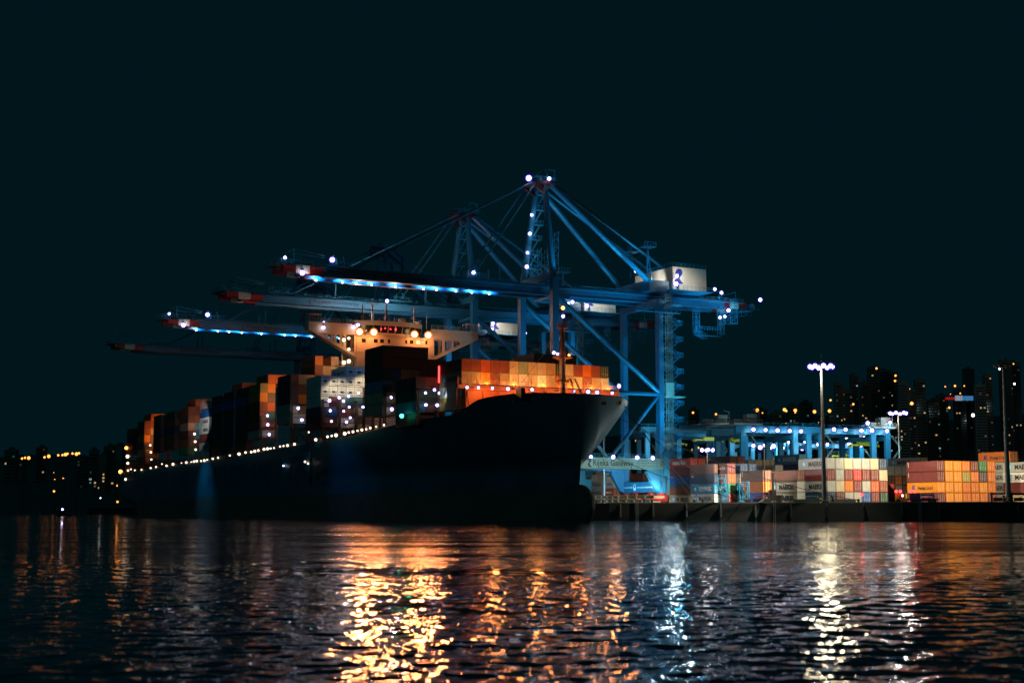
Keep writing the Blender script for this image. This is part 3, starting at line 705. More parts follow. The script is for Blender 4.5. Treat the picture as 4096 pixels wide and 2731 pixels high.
    for yy in (-4.2, 4.2): t.bar((X0 - 1, yy, gz1), (X0 - 1, yy, gz1 + 4.2), .2); t.bar((X0 - 1, yy, gz1 + 4.2), (X0 + 7.5, yy, gz1 + 3.0), .2); t.bar((X0 - 1, yy, gz1 + 3.0), (X0 + 7.5, yy, gz1 + 2.4), .15)
    t.bar((X0 - 1, -4.2, gz1 + 4.2), (X0 - 1, 4.2, gz1 + 4.2), .2); t.build('boom_tip_platform', CRANE_L, c)
    for x in (-62, -23):
        t = MB(); t.box(x - 3.5, x + 3.5, -5.6, -3, gz1 + .5, gz1 + .62); t.rail([(x - 3.5, -5.6, gz1 + .6), (x + 3.5, -5.6, gz1 + .6)], 1.1, .05, 1); t.bar((x - 1.5, -4.6, gz1), (x - 1.5, -4.6, gz1 + 2.6), .2); t.bar((x + 1.5, -4.6, gz1), (x + .5, -4.6, gz1 + 3.2), .2); t.build('stay_anchor_platform', CRANE_L, c)
    for x in (-14, -44):
        for yy in (-3.6, 3.6): t = MB(); t.bar((x, yy, gz1), (x, yy, gz1 + 4.6), .45); t.build('boom_rest_post', CRANE, c)
    # apex frame
    AZ = 93.0
    for sy in (-1, 1):
        m_ = MB(); m_.tube((0, sy * (Wd - .4), ZB + 3.6), (1.0, sy * 2.4, AZ - 1), 1.0, 10, .85); m_.build('apex_post', CRANE, c)
    m_ = MB(); m_.bar((0, -Wd, ZB + 4.6), (0, Wd, ZB + 4.6), 1.4, 2.0); m_.build('apex_beam', CRANE, c)
    m_ = MB().mat(0); m_.box(-3.2, 4.2, -3.4, 3.4, AZ - 1.4, AZ - .2); m_.box(-5.4, -3.2, -4.6, -3.0, AZ - .6, AZ - .2); m_.bar((-3.2, -3.0, AZ - .8), (1.0, -2.6, AZ - 3.4), 1.0); m_.bar((-3.2, 3.0, AZ - .8), (1.0, 2.6, AZ - 3.4), 1.0)
    m_.mat(1).rail([(-3.6, -3.6, AZ - .2), (4.4, -3.6, AZ - .2), (4.4, 3.6, AZ - .2)], 1.2, .05, 1.1); m_.bar((1.5, -3, AZ), (1.5, -3, AZ + 3.4), .25); m_.bar((4.0, -3, AZ), (4.0, -3, AZ + 3.0), .25); m_.bar((1.5, -3, AZ + 3.4), (4.4, -3, AZ + 3.2), .25); m_.bar((1.5, 3, AZ), (1.5, 3, AZ + 3.2), .25); m_.bar((1.5, -3, AZ + 3.3), (1.5, 3, AZ + 3.2), .2); m_.box(-1.0, .4, -2, 2, AZ - .2, AZ + 1.6)
    m_.build('apex_head', [paint('apex_dark_red', (.10, .02, .03), .5, .3), CRANE_L], c)
    for sy in (-1, 1):
        y = sy * 3.3
        for nm_, (xa, za, xb, zb, r) in {'a': (2.6, AZ - 1.2, G + 1, gz1 + .3, .78), 'b': (3.4, AZ - .8, X1 - 14, gz1 + .2, .42), 'c': (-2.4, AZ - 1.0, -23, gz1 + .3, .26), 'd': (-3.0, AZ - .8, -58, gz1 + .3, .26)}.items():
            m_ = MB(); ye = sy * (3.6 if nm_ != 'a' else Wd - 1.5); ye = sy * 3.6 if nm_ in 'bcd' else ye
            m_.tube((xa, y, za), (xb, ye, zb), r, 8); m_.build('backstay' if nm_ in 'ab' else 'forestay', CRANE, c)
    # zig-zag stair up the far apex post
    st = MB(); n = 6
    for i in range(n):
        z0 = ZB + 5 + i * (AZ - ZB - 8) / n; z1 = ZB + 5 + (i + 1) * (AZ - ZB - 8) / n; u = (i + .5) / n; y0 = Wd - .4 - (Wd - 2.8) * i / n; y1 = Wd - .4 - (Wd - 2.8) * (i + 1) / n
        for o_ in (0, .9): st.bar((1.4, y0 + o_, z0), (3.6, y1 + o_, z1), .16)
        for q in range(6): k = q / 6; st.bar((1.4 + 2.2 * k, y0 + (y1 - y0) * k, z0 + (z1 - z0) * k), (1.4 + 2.2 * k, y0 + (y1 - y0) * k + .9, z0 + (z1 - z0) * k), .1)
        st.box(.9, 4.4, y1 - .5, y1 + 1.2, z1 - .12, z1); st.rail([(.9, y1 - .5, z1), (4.4, y1 - .5, z1), (4.4, y1 + 1.2, z1)], 1.1, .05, .9)
    st.build('apex_stair', CRANE_L, c)
    # lattice hoist frame by the apex beam
    m_ = MB(); m_.lattice((4.5, -1, ZB + 5), (4.5, -1, ZB + 19), 2.4, 2.2, .05); m_.lattice((4.5, 5, ZB + 5), (4.5, 5, ZB + 15), 2.4, 2.2, .05); m_.build('maintenance_frame', CRANE_L, c)
    # machinery house
    hx0, hx1 = G + 4.5, G + 16.5
    m_ = MB(); m_.box(hx0, hx1, -10.5, 10.5, gz1 + .9, gz1 + 7.7); h = m_.build('machinery_house', HOUSEW, c)
    m_ = MB(); m_.box(hx0 - 1.4, hx1 + 1.2, -11.7, 11.7, gz1 + .55, gz1 + .8); m_.rail([(hx0 - 1.4, 11.6, gz1 + .8), (hx0 - 1.4, -11.7, gz1 + .8), (hx1 + 1.2, -11.7, gz1 + .8)], 1.1, .04, 1.4); m_.build('platform', CRANE_L, h)
    m_ = MB(); m_.rail([(hx0, 10.5, gz1 + 7.7), (hx0, -10.5, gz1 + 7.7), (hx1, -10.5, gz1 + 7.7)], 1.1, .04, 1.4); m_.build('roof_rail', CRANE_L, h)
    m_ = MB(); m_.box(hx0 + 1.2, hx0 + 2.1, -10.56, -10.4, gz1 + 1.0, gz1 + 3.0); m_.build('door', DARK, h)
    place_flat(poly_mesh('emblem', [[(x * 4.6, y * 4.6) for x, y in swirl()[0]]], INKB, .03), 'emblem', h, (hx0 + .6, -10.56, gz1 + 2.6), (1, 0, 0))
    m_ = MB(); m_.box(G - 3, G + 4, -Wd + .5, Wd - .5, gz1 + .1, gz1 + 3.4); m_.build('drive_room', CRANE, c)
    for y in (-4, 5):
        m_ = MB(); m_.bar((G - 1, y - 1, gz1 + 3), (G, y, gz1 + 14), .35); m_.bar((G + 2, y + 1, gz1 + 3), (G, y, gz1 + 14), .35); m_.box(G - 2, G + 2, y - 1.6, y + 1.6, gz1 + 14, gz1 + 14.3); m_.rail([(G - 2, y - 1.6, gz1 + 14.3), (G + 2, y - 1.6, gz1 + 14.3)], 1.2, .06, 1); m_.build('stay_platform', CRANE, c)
    # trolley and operator cab near the waterside leg
    m_ = MB(); m_.box(1.5, 8, -5, 5, gz0 - 1.1, gz0 - .3); m_.box(4.6, 7.4, -6.6, -4.2, gz0 - 4.2, gz0 - 1.4); tr = m_.build('trolley', CRANE_L, c)
    m_ = MB(); m_.box(5.0, 7.0, -6.66, -6.5, gz0 - 3.6, gz0 - 2.0); m_.build('cab_window', GLASSD, tr)
    # service cage hanging at the back reach
    m_ = MB(); xa, xb = X1 - 17, X1 - 8
    for x in (xa, xb): m_.lattice((x, -4.6, gz0), (x, -4.6, gz0 - 8.5), 1.5, 1.7, .06)
    m_.lattice((xa, -4.6, gz0 - 8), (xb, 3.5, gz0 - 8), 1.5, 1.7, .06); m_.rail([(xa, -4.6, gz0 - 7.2), (xb, -4.6, gz0 - 7.2)], 1.1, .05, 1); m_.box(xa, xb, -4.9, -3.4, gz0 - 8.9, gz0 - 8.75)
    m_.lattice((xb + 4, -4.6, gz1), (xb + 4, -4.6, gz0 - 4.5), 2.6, 1.7, .06); m_.box(xb + 2.6, xb + 5.4, -6, -3.2, gz0 - 4.8, gz0 - 4.6); m_.build('service_cage', CRANE_L, c)
    m_ = MB()
    for x in frange(G + 20, X1 - 1, 6.0):
        m_.bar((x, -4, gz1), (x, -4, gz1 + 2.8), .14); m_.bar((x, -4, gz1 + 2.8), (x - 4.6, -1, gz1 + 1.5), .12)
    m_.lattice((X1 + .5, 0, gz0 - .6), (X1 + 8, 0, gz0 + .3), 2.2, 1.6, .06); m_.bar((X1 + 3, -2, gz0), (X1 + 9, -2, gz0 + 1.0), .2); m_.bar((X1 - 6, -3.6, gz0 - 1.2), (X1 + 5, -3.6, gz0 - .2), .5, .3); m_.tube((X1 + 6, -2, gz1 - 1), (X1 + 6, 2, gz1 - 1), 1.1, 12); m_.build('cable_reel_boom', CRANE_L, c)
    # lift shaft and stairs on the landside leg
    m_ = MB(); y0 = -Wd - .2; xs = G + 2.4
    m_.lattice((xs, y0, 3), (xs, y0, ZB + 2), 2.4, 2.6, .06)
    for q in (-.9, -.45, 0, .45, .9): m_.bar((xs + q, y0 - 1.1, 3), (xs + q, y0 - 1.1, ZB + 2), .10)
    m_.build('lift_shaft', STEEL, c)
    m_ = MB(); nf = 12; fh = (ZB - 3) / nf
    for i in range(nf):
        z0 = 3 + i * fh; zm = z0 + fh * .5; z1 = z0 + fh
        for o_ in (0, .9):
            m_.bar((xs + 1.5, y0 + o_ - .4, z0), (xs + 4.4, y0 + o_ - .4, zm), .14); m_.bar((xs + 4.4, y0 + o_ + .6, zm), (xs + 1.5, y0 + o_ + .6, z1), .14)
            m_.bar((xs + 1.5, y0 + o_ - .4, z0 + 1.1), (xs + 4.4, y0 + o_ - .4, zm + 1.1), .08); m_.bar((xs + 4.4, y0 + o_ + .6, zm + 1.1), (xs + 1.5, y0 + o_ + .6, z1 + 1.1), .08)
        for q in range(7): k = q / 7; m_.box(xs + 1.5 + 2.9 * k, xs + 1.9 + 2.9 * k, y0 - .4, y0 + .5, z0 + (zm - z0) * k, z0 + (zm - z0) * k + .04)
        m_.box(xs + 3.0, xs + 5.4, y0 - .6, y0 + 1.8, zm - .1, zm); m_.rail([(xs + 3.2, y0 - .6, zm), (xs + 5.4, y0 - .6, zm), (xs + 5.4, y0 + 1.6, zm)], 1.15, .06, .8)
        if i % 1 == 0: m_.box(xs - 1.3, xs + 1.6, y0 - .5, y0 + 1.0, z1 - .08, z1)
    m_.build('stair_tower', CRANE_L, c)
    m_ = MB(); m_.box(xs - 1.2, xs + 1.6, y0 - 1.3, y0 + 1.2, 31.4, 35.2); m_.box(xs - 1.5, xs + 5.4, y0 - 1.5, y0 + 1.4, 31.0, 31.35); m_.build('electrical_cabin', paint('cabin', (.4, .45, .4), .5, .15), c)
    m_ = MB(); m_.box(xs - 2.2, xs + 1.7, y0 - 1.3, y0 + 1.0, 8.2, 15.2); m_.box(xs - 1, xs + 4, y0 - 1.3, y0 + 1.0, 4.0, 8.2); m_.build('electrical_cabin', CRANE_L, c)
    m_ = MB(); m_.box(-6, G + 3.4, -Wd - 2.4, -Wd - 1.2, ZB - 3.4, ZB - 3.2) if False else m_.box(G - 9, G + 6, -Wd - 2.6, -Wd - 1.2, ZB - 4.0, ZB - 3.8); m_.rail([(G - 9, -Wd - 2.5, ZB - 3.8), (G + 6, -Wd - 2.5, ZB - 3.8)], 1.1, .06, 1.0); m_.build('leg_platform', CRANE_L, c)
    # writing on the boom and portal beam
    sw = poly_mesh('emblem', [[(x * 2.0, y * 2.0) for x, y in swirl()[0]]], INKD, .02)
    place_flat(sw, 'emblem', c, (X0 + 21, -4.32, gz0 + .3), (1, 0, 0)); place_flat(text_mesh('Rijeka Gateway', 1.25, INKD, bold=.02, width=15.0), 'lettering', c, (X0 + 22.6, -4.32, gz0 + .7), (1, 0, 0))
    if text04:
        yb = -Wd - 1.03; INKS = INKD
        place_flat(poly_mesh('emblem', [[(x * 2.6, y * 2.6) for x, y in swirl()[0]]], INKS, .02), 'emblem', c, (G - 25.6, yb, 10.35), (1, 0, 0))
        place_flat(text_mesh('Rijeka Gateway', 1.75, INKS, bold=.03, width=13.6), 'lettering', c, (G - 23.6, yb, 10.85), (1, 0, 0))
        place_flat(text_mesh('ZPMC', .5, INKS, bold=.02, width=2.4), 'lettering', c, (G - 30.2, yb, 11.7), (1, 0, 0))
        place_flat(text_mesh('\u4e0a\u6d77\u632f\u534e\u91cd\u5de5', .5, INKS, width=3.6), 'lettering', c, (G - 30.6, yb, 10.8), (1, 0, 0))
        for i, (tx, wv) in enumerate((('S.W.L.  Under Spreader  Single Lift  51t', 7.2), ('S.W.L.  Under Spreader  Twin Lift  65t', 7.2), ('S.W.L.  Under Cargo Beam  100t', 7.2))):
            place_flat(text_mesh(tx, .36, INKS, width=wv), 'lettering', c, (G - 9.0, yb, 12.3 - i * .75), (1, 0, 0))
        place_flat(text_mesh(text04, 1.7, INKS, bold=.02, width=1.9), 'lettering', c, (G - .9, yb, 10.9), (1, 0, 0))
        place_flat(text_mesh('HARD HAT AREA', .42, INKW, bold=.01, width=4.6), 'lettering', c, (G - .83, 9.0, 4.8), (0, -1, 0)); place_flat(text_mesh('OBAVEZNO NO\u0160ENJE KACIGE', .42, INKW, bold=.01, width=8.6), 'lettering', c, (G - .83, 1.9, 4.8), (0, -1, 0))
        place_flat(poly_mesh('emblem', [[(.75 * math.cos(i * .45), 1.0 * math.sin(i * .45)) for i in range(14)]], INKW, .01), 'emblem', c, (G - .83, 3.2, 5.0), (0, -1, 0))
        place_flat(poly_mesh('emblem', [[(.35 * math.cos(i * .45), .3 + .35 * math.sin(i * .45)) for i in range(14)]], INKD, .02), 'emblem', c, (G - .84, 3.2, 5.0), (0, -1, 0))
    if boomlit:
        for x in (-66.5, -59, -55, -50.5, -43.5, -35, -31, -25, -20, -14.5):
            o = link('floodlight', lampmesh('cool', .34), c); o.location = (x, 2.3, gz0 - .1)
            spot(W(32.8 + x, s0 + 1.3, QZ + gz0 + 1.1), W(32.8 + x, s0 + 2.9, QZ + gz0 + .8), 2600, (.03, .38, 1.0), 136, .5, .12)
            spot(W(32.8 + x, s0 + 1.6, QZ + gz0 + .9), W(32.8 + x, s0 + 2.9, QZ + gz0 + .4), 260, (.35, .75, 1.0), 90, .6, .1)
        o = link('floodlight', lampmesh('cool', .75), c); o.location = (X0 + 1.2, -4.7, gz0 + .4); point(W(32.8 + X0 + 2.2, s0 - 5.4, QZ + gz0 + .4), 60, (1, .85, .9), .2)
        for x, zz, r in ((X0 - 4, gz1 + 1.3, .45), (X0 + 9, gz1 + 1.8, .75), (-23.5, gz1 + 1.6, .55)):
            o = link('floodlight', lampmesh('cool', r), c); o.location = (x, -5.9, zz); point(W(32.8 + x + .5, s0 - 6.4, QZ + zz + .9), 60, (.3, .7, 1.0), .15)
    if houselamp:
        for (x, y, z, r) in ((hx0 - .2, -12.4, gz1 + 2.2, .75), (hx0 + .4, -12.0, gz1 + 4.6, .6), (hx1 + 2, -12, gz1 + 1.7, .5)):
            o = link('floodlight', lampmesh('cool', r), c); o.location = (x, y, z)
        for (x, y, z, P) in ((hx0 + 1.5, -12.6, gz1 + 4.4, 900), (hx0 + 7, -12.8, gz1 + 1.3, 350), (hx0 - 3, -4, gz1 + 5, 600), (hx0 - 3, 6, gz1 + 5, 500)):
            (spot(W(32.8 + x, s0 + y - 1.5, QZ + z), W(32.8 + x, s0 + y + 3, QZ + z - .4), P, (1.0, .97, .85), 150, .4, .2) if y < -10 else spot(W(32.8 + x, s0 + y, QZ + z), W(32.8 + x + 6, s0 + y + 2, QZ + z - .8), P, (1.0, .97, .85), 140, .4, .2))
    return c
S1 = 81.9
c1 = quay_crane(S1, 'nearest blue quay crane, tallest in the photo, numbered 04 with lit boom', True, '04', stairlit=True)
c2 = quay_crane(133.3, 'second blue quay crane with unlit grey boom lettered Rijeka Gateway', False, None)
c3 = quay_crane(201.7, 'third quay crane whose lamp-lit boom ends left of the ship bridge', True, None)
c4 = quay_crane(282.1, 'farthest quay crane, faint dark boom reaching lowest and farthest left', False, None, houselamp=False)
# extra lamps of the nearest crane
def cl(px, py, s, kind='cool', r=.5, P=0, col=(.55, .8, 1.0), off=(0, 0, 0)):
    t, z = at_s(px, py, s); lamp(c1, W(t, s, z), kind, r)
    if P: point(W(t + off[0], s - .8 + off[1], z + .3 + off[2]), P, col, .2)
cl(2115, 713, S1 - 4.2, r=.8, P=12); cl(2197, 715, S1 - 4.4, r=.6, P=15)
for px, py, fr in [(2127, 860, .72), (2119, 935, .5), (2110, 1011, .3), (2107, 1067, .1)]: cl(px, py, S1 + 9 - 7 * fr - 1.5, r=.6, P=150, off=(1.2, 0, -.5))
for px, py in [(2262, 1211), (2290, 1208), (2274, 1214)]: cl(px, py, S1 - 7.5, r=.5, P=60)
cl(2542, 1085, S1 + 10.8, r=.6, P=100); cl(2886, 1171, S1 - 6.2, r=.6, P=500, off=(0, -.5, -.5)); cl(3041, 1199, S1 - 3, r=.65); cl(2914, 1241, S1 - 5.8, r=.65, P=80); cl(2880, 1270, S1 - 5.5, r=.6, P=60); cl(2899, 1266, S1 - 3, r=.5)
for px, py in [(2364, 1826), (2453, 1827), (2549, 1829.5), (2611, 1831)]: cl(px, py, S1 - 11.2, r=.62, P=120, col=(.7, .9, 1.0), off=(0, -.8, 1.0)); spot(W(at_s(px, py, S1 - 14)[0] - 2, S1 - 24, 7), W(at_s(px, py, S1 - 14)[0], S1 - 9.7, 15.5), 3800, (.85, 1.0, .95), 60, .8, .3)  # the low spots in front are added to brighten the lettered beam
for i in range(12):
    z = 3 + (i + .5) * (59.6 - 3) / 12 + QZ
    point(W(32.8 + 35.2 + 6.2, S1 - 10.6, z + 1.3), 120, (.12, .62, 1.0), .12)
    point(W(32.8 + 35.2 + 1.9, S1 - 12.6, z + 2.2), 70, (.2, .7, 1.0), .12)
# added spots without lamp bodies, brightening crane legs, sill, stays and girders
for t_, s_ in ((58, 60), (62, 66)): spot(W(t_, s_, 7), W(66.5, 80, 8), 14000, (.8, .95, 1.0), 80, .8, .3)
for (t, s, z, P, tx, ts, tz) in ((38, 58, 26, 5200, 33, 72.5, 50), (40, 70, 30, 5200, 33, 91, 50), (46, 62, 10, 9000, 38, 74, 50), (62, 60, 10, 7000, 66, 74, 40), (60, 78, 12, 5000, 66, 90, 40), (36, 66, 66, 3500, 33, 78, 90), (48, 68, 66, 4200, 52, 82, 88), (62, 66, 67, 3500, 66, 82, 82), (84, 64, 50, 5200, 88, 80, 68), (56, 66, 46, 5200, 54, 80, 66), (98, 66, 56, 1800, 98, 80, 68), (62, 58, 20, 9000, 68, 72, 40), (50, 76, 18, 7000, 68, 88, 8), (56, 82, 60, 4000, 68, 92, 30), (52, 120, 40, 12000, 33, 133, 45), (66, 112, 44, 8000, 60, 133, 58), (50, 190, 40, 8000, 40, 202, 55)):
    spot(W(t, s, z), W(tx, ts, tz), P * 3.1, (.03, .60, 1.0), 68, .7, .5)
# ================================================================== QUAY
EDGE = [W(28.7, 400), W(28.7, -52 + 0), ]
P1 = Vector((24.5, 361.0, 0)); P2 = Vector((118, 321, 0)); P3 = Vector((420, 205, 0))
p0 = W(28.7, 700)
quay = MB()
top = [(p0.x, p0.y), (P1.x, P1.y), (P2.x, P2.y), (P3.x, P3.y), (900, 400), (1400, 960), (-200, 1100)]
quay.quad(*[(x, y, QZ) for x, y in top])
for a, b in zip(top[:4], top[1:4]): quay.quad((a[0], a[1], -3), (b[0], b[1], -3), (b[0], b[1], QZ), (a[0], a[1], QZ))
tag(quay.build('quay', paint('quay_concrete', (.03, .034, .032), .85, .5, .2)), kind='structure')
ed = (P2 - P1).normalized(); en = Vector((ed.y, -ed.x, 0))   # outward (towards the camera)
def edge_pt(px, back=0.0, z=QZ):
    r = ray(px, 2013)[0]; # solve P1+ed*u = (r*Y, Y)
    u = (r * P1.y - P1.x) / (ed.x - r * ed.y); p = P1 + ed * u - en * back; return Vector((p.x, p.y, z))
ky = MB(); 
a = P1 - ed * .0; b = P2 + ed * 60
ky.bar((a.x - en.x * .25, a.y - en.y * .25, QZ + .12), (b.x - en.x * .25, b.y - en.y * .25, QZ + .12), .45, .24); tag(ky.build('quay_kerb', CONC), kind='structure')
# bollards
for i, (px, lb) in enumerate([(2382, 'leftmost dark bollard on the quay edge, nearest the ship bulb'), (2408, 'second bollard from the left on the quay edge'), (2573, 'bollard on the quay edge left of the red crane bogies'), (2604, 'bollard on the quay edge under the red crane bogies'),
                         (2775, 'left bollard of the pair holding the steep bow ropes'), (2808, 'right bollard of the pair holding the steep bow ropes'), (2985, 'bollard left of the blue frames holding two long ropes'), (3432, 'rightmost bollard, holding the longest bow rope')]):
    p = edge_pt(px, .7); m_ = MB(); m_.tube((0, 0, 0), (0, 0, .7), .28, 10); m_.ball((0, 0, .8), .42, 10, 5, 1, .5); m_.box(-.5, .5, -.5, .5, -.02, .1)
    o = m_.build('bollard', DARK); o.location = p; tag(o, lb, 'bollard', 'bollards along the quay edge')
for i in range(15):
    p = P1 + ed * (3 + i * 8.6) + en * .02; m = empty('fender', (p.x, p.y, 0), math.atan2(ed.y, ed.x)); tag(m, 'black rubber fender on the dark quay face', 'fender', 'black rubber fenders along the quay face')
    k = MB(); k.tube((0, -.35, .9), (0, -.35, 3.5), .34, 12); k.build('rubber_cylinder', DARK, m); k = MB(); k.bar((0, -.05, 3.5), (0, -.05, 4.15), .08); k.bar((-.3, -.04, 3.4), (.3, -.04, 3.4), .08); k.build('chain', STEEL, m)
for i, (d, lb) in enumerate(((7.4, 'steel ladder on the quay face nearest the bow'), (42, 'steel ladder on the quay face below the steep ropes'), (76, 'steel ladder on the quay face near the tall mast'))):
    p = P1 + ed * d + en * .02; k = MB()
    for x in (-.25, .25): k.bar((x, -.12, -.2), (x, -.12, QZ + .9), .07)
    for q in range(14): k.bar((-.25, -.12, .1 + q * .32), (.25, -.12, .1 + q * .32), .05)
    o = k.build('quay_ladder', STEEL); o.location = (p.x, p.y, 0); o.rotation_euler = (0, 0, math.atan2(ed.y, ed.x)); tag(o, lb, 'ladder')
# mooring lines
def hullpt(px, py, t=None):
    s, z = 12, 24
    # intersect with the starboard flare by iterating on the half breadth
    t = 20.0
    for _ in range(12): s, z = at_t(px, py, t); t = .5 * t + .5 * halfb(max(.3, s), min(28, z))
    return W(t + .1, s, z)
def rope(a, b, sag, lb):
    m_ = MB(); n = 14; pts = []
    for i in range(n + 1):
        k = i / n; p = a.lerp(b, k); p.z -= sag * 4 * k * (1 - k); pts.append(p - a)
    for p, q in zip(pts, pts[1:]): m_.tube(p, q, .075, 5)
    o = m_.build('mooring_rope', ROPE); o.location = a; tag(o, lb, 'rope', 'mooring ropes from the bow to the quay')
for (hx_, hy_, px, sg, lb) in [(2512, 1625, 2775, 1.0, 'left of two steep ropes from the bow to the quay'), (2516, 1622, 2808, 1.2, 'right of two steep ropes from the bow to the quay'),
                          (2330, 1768, 2985, 1.5, 'lowest rope from the dark bow flank across the lettered crane beam'), (2505, 1640, 2985, 2.2, 'middle rope from the bow to the bollard by the blue frames'),
                          (2435, 1650, 3432, 2.8, 'longest rope from the bow to the far right bollard')]:
    rope(hullpt(hx_, hy_), edge_pt(px, .7, QZ + .6), sg, lb)
# rat guard fan on the rope
# ================================================================== YARD CONTAINERS
GY = 'containers stacked in the yard'
YR = R(23)
def yard(where, px, Z, base_tiers, cols, th=2.6, L=12.19, near='door', marks={}, rot=None, pitch=2.6, ybot=None):
    """near-left corner of the block's end face seen at px, at distance Z; cols from the left, colours top down, reaching the ground"""
    rz = YR if rot is None else R(rot); r = ray(px, 1950)[0]; x, y = r * Z, Z
    for ci, cs in enumerate(cols):
        names = cs.split(); n = len(names)
        for k, cname in enumerate(names):
            if cname == '-': continue
            nr = near
            if ':' in cname: cname, nr = cname.split(':')
            z = QZ + .02 + (base_tiers + n - 1 - k) * th; c, sn = math.cos(rz), math.sin(rz); tt = ci * pitch + CW / 2; ss = L / 2
            wp = Vector((x + tt * c - ss * sn, y + tt * sn + ss * c, z))
            tl = 'on top' if k == 0 else ORD[k] + ' down'
            lb = '%s container %s, %s%s' % (CNAME[cname], tl, 'column %s, ' % NUM[ci] if len(cols) > 1 else '', where)
            container(wp, rz, cname, lb, GY, L=L, H=th - .03, near=nr, mark=marks.get((ci, k)))
yard('stack between bulbous bow and thin pole', 2413, 462, 0, ['grey grey palegrey'], marks={(0, 0): 'maersk', (0, 1): 'maersk'})
yard('stack half hidden by the dark bow', 2337, 462, 0, ['palegrey yellow grey'], marks={(0, 0): 'maersk'})
yard('behind bow edge, under the lettered crane beam', 2367, 486, 3, ['palegrey'], marks={(0, 0): 'maersk'})
yard('cream stack under the crane lettering', 2446, 484, 3, ['cream cream:door', 'cream', 'cream'][:2], marks={(0, 0): 'maersk'})
yard('short stack right of the thin pole', 2453, 452, 0, ['palegrey grey rust brown'], L=6.06, marks={(0, 0): 'maersk', (0, 1): 'maersk', (0, 2): 'hsud'})
yard('short stack left of crane portal bracket', 2494, 450, 0, ['brown green brown maroon'], L=6.06, marks={(0, 0): 'tri', (0, 1): 'uasc'})
yard('stack seen through the crane portal', 2570, 470, 0, ['brown maroon brown maroon', 'teal brown maroon'], L=12.19)
yard('grey stack under the crane number', 2625, 470, 0, ['grey maroon grey grey'], L=6.06, marks={(0, 0): 'maersk'})
yard('red-topped stack right of near crane', 2762, 402, 0, ['red maroon blue brown cream', 'red white:door teal brown cream'], marks={(0, 0): 'hsud', (0, 4): 'maersk'}, th=2.6)
yard('front stack between the ropes, blue third', 2857, 374, 0, ['brown navy skyblue white', 'rust brown navy palegrey'], marks={(0, 1): 'msc', (0, 2): 'maersk_w', (0, 3): 'maersk'})
yard('short red and green stack', 2911, 370, 0, ['maroon redorange green red'], L=6.06, marks={(0, 0): 'hsud', (0, 1): 'hsud', (0, 2): 'uasc', (0, 3): 'hsud'})
yard('short navy, white and teal stack', 2962, 371, 0, ['navy white teal white', 'navy brown brown brown'], L=6.06)
yard('high stack right of short light mast', 2921, 408, 4, ['brown', 'rust'], marks={(0, 0): 'cai'}, th=2.75)
yard('high grey stack below the gantry cranes', 2993, 415, 3, ['palegrey palegrey', 'cream:door cream', 'cream cream', 'cream cream'], marks={(0, 0): 'maersk'}, L=6.06)
yard('stack left of the sky blue one', 3103, 384, 0, ['palegrey grey brown grey'], marks={(0, 0): 'maersk'})
yard('stack above the dark blue rack', 3053, 356, 0, ['brown orange maroon'], marks={(0, 0): 'tri', (0, 1): 'hlb'}, th=2.75, L=10.4)
yard('sky-blue-topped stack behind', 3200, 388, 3, ['skyblue navy'], marks={(0, 0): 'maersk_w'}, th=2.7)
yard('brown and grey stack left of tall mast', 3188, 355, 0, ['brown palegrey palegrey'], marks={(0, 0): 'cai', (0, 1): 'maersk', (0, 2): 'maersk'}, th=2.75)
yard('broad block at the tall lit mast', 3310, 352, 0, ['palegrey maroon palegrey navy', 'palegrey grey cream brown', 'cream maroon orange palegrey', 'palegrey red maroon grey', 'palegrey maroon palegrey blue', 'cream maroon redorange maroon', 'navy cream rust darkgreen'],
     marks={(0, 0): 'maersk', (0, 1): 'cai', (0, 2): 'maersk'}, th=2.8, pitch=2.62)
yard('dark block between two broad blocks', 3553, 420, 0, ['palegrey brown brown brown', 'grey orange grey maroon', 'palegrey brown brown brown'][:3], th=2.8)
yard('row behind the maroon stack', 3660, 425, 3, ['palegrey brown', 'cream brown'], marks={(0, 0): 'maersk'}, th=2.8)
yard('low pair before the dark block', 3548, 372, 0, ['red brown'], th=2.6, L=6.06)
yard('orange block left of bare mast', 3748, 352, 0, ['maroon maroon yelloworange maroon', 'yelloworange yelloworange yelloworange yelloworange', 'yelloworange yelloworange yelloworange yelloworange', 'orange olive orange orange', 'maroon orange orange orange', 'green purple yelloworange orange', 'orange orange orange maroon'],
     marks={(0, 0): 'tri', (0, 1): 'tri', (0, 2): 'hl'}, th=2.62, pitch=2.42 + .12, L=12.19, rot=20)
yard('stack behind the bare mast', 4048, 372, 0, ['orange palegrey grey grey palegrey'], marks={(0, 0): 'hl', (0, 1): 'maersk', (0, 2): 'maersk', (0, 3): 'maersk'}, th=2.72)
yard('rightmost stack at the photo edge', 4152, 356, 0, ['palegrey white maroon cream'], marks={(0, 0): 'maersk', (0, 1): 'maersk'}, th=2.62)

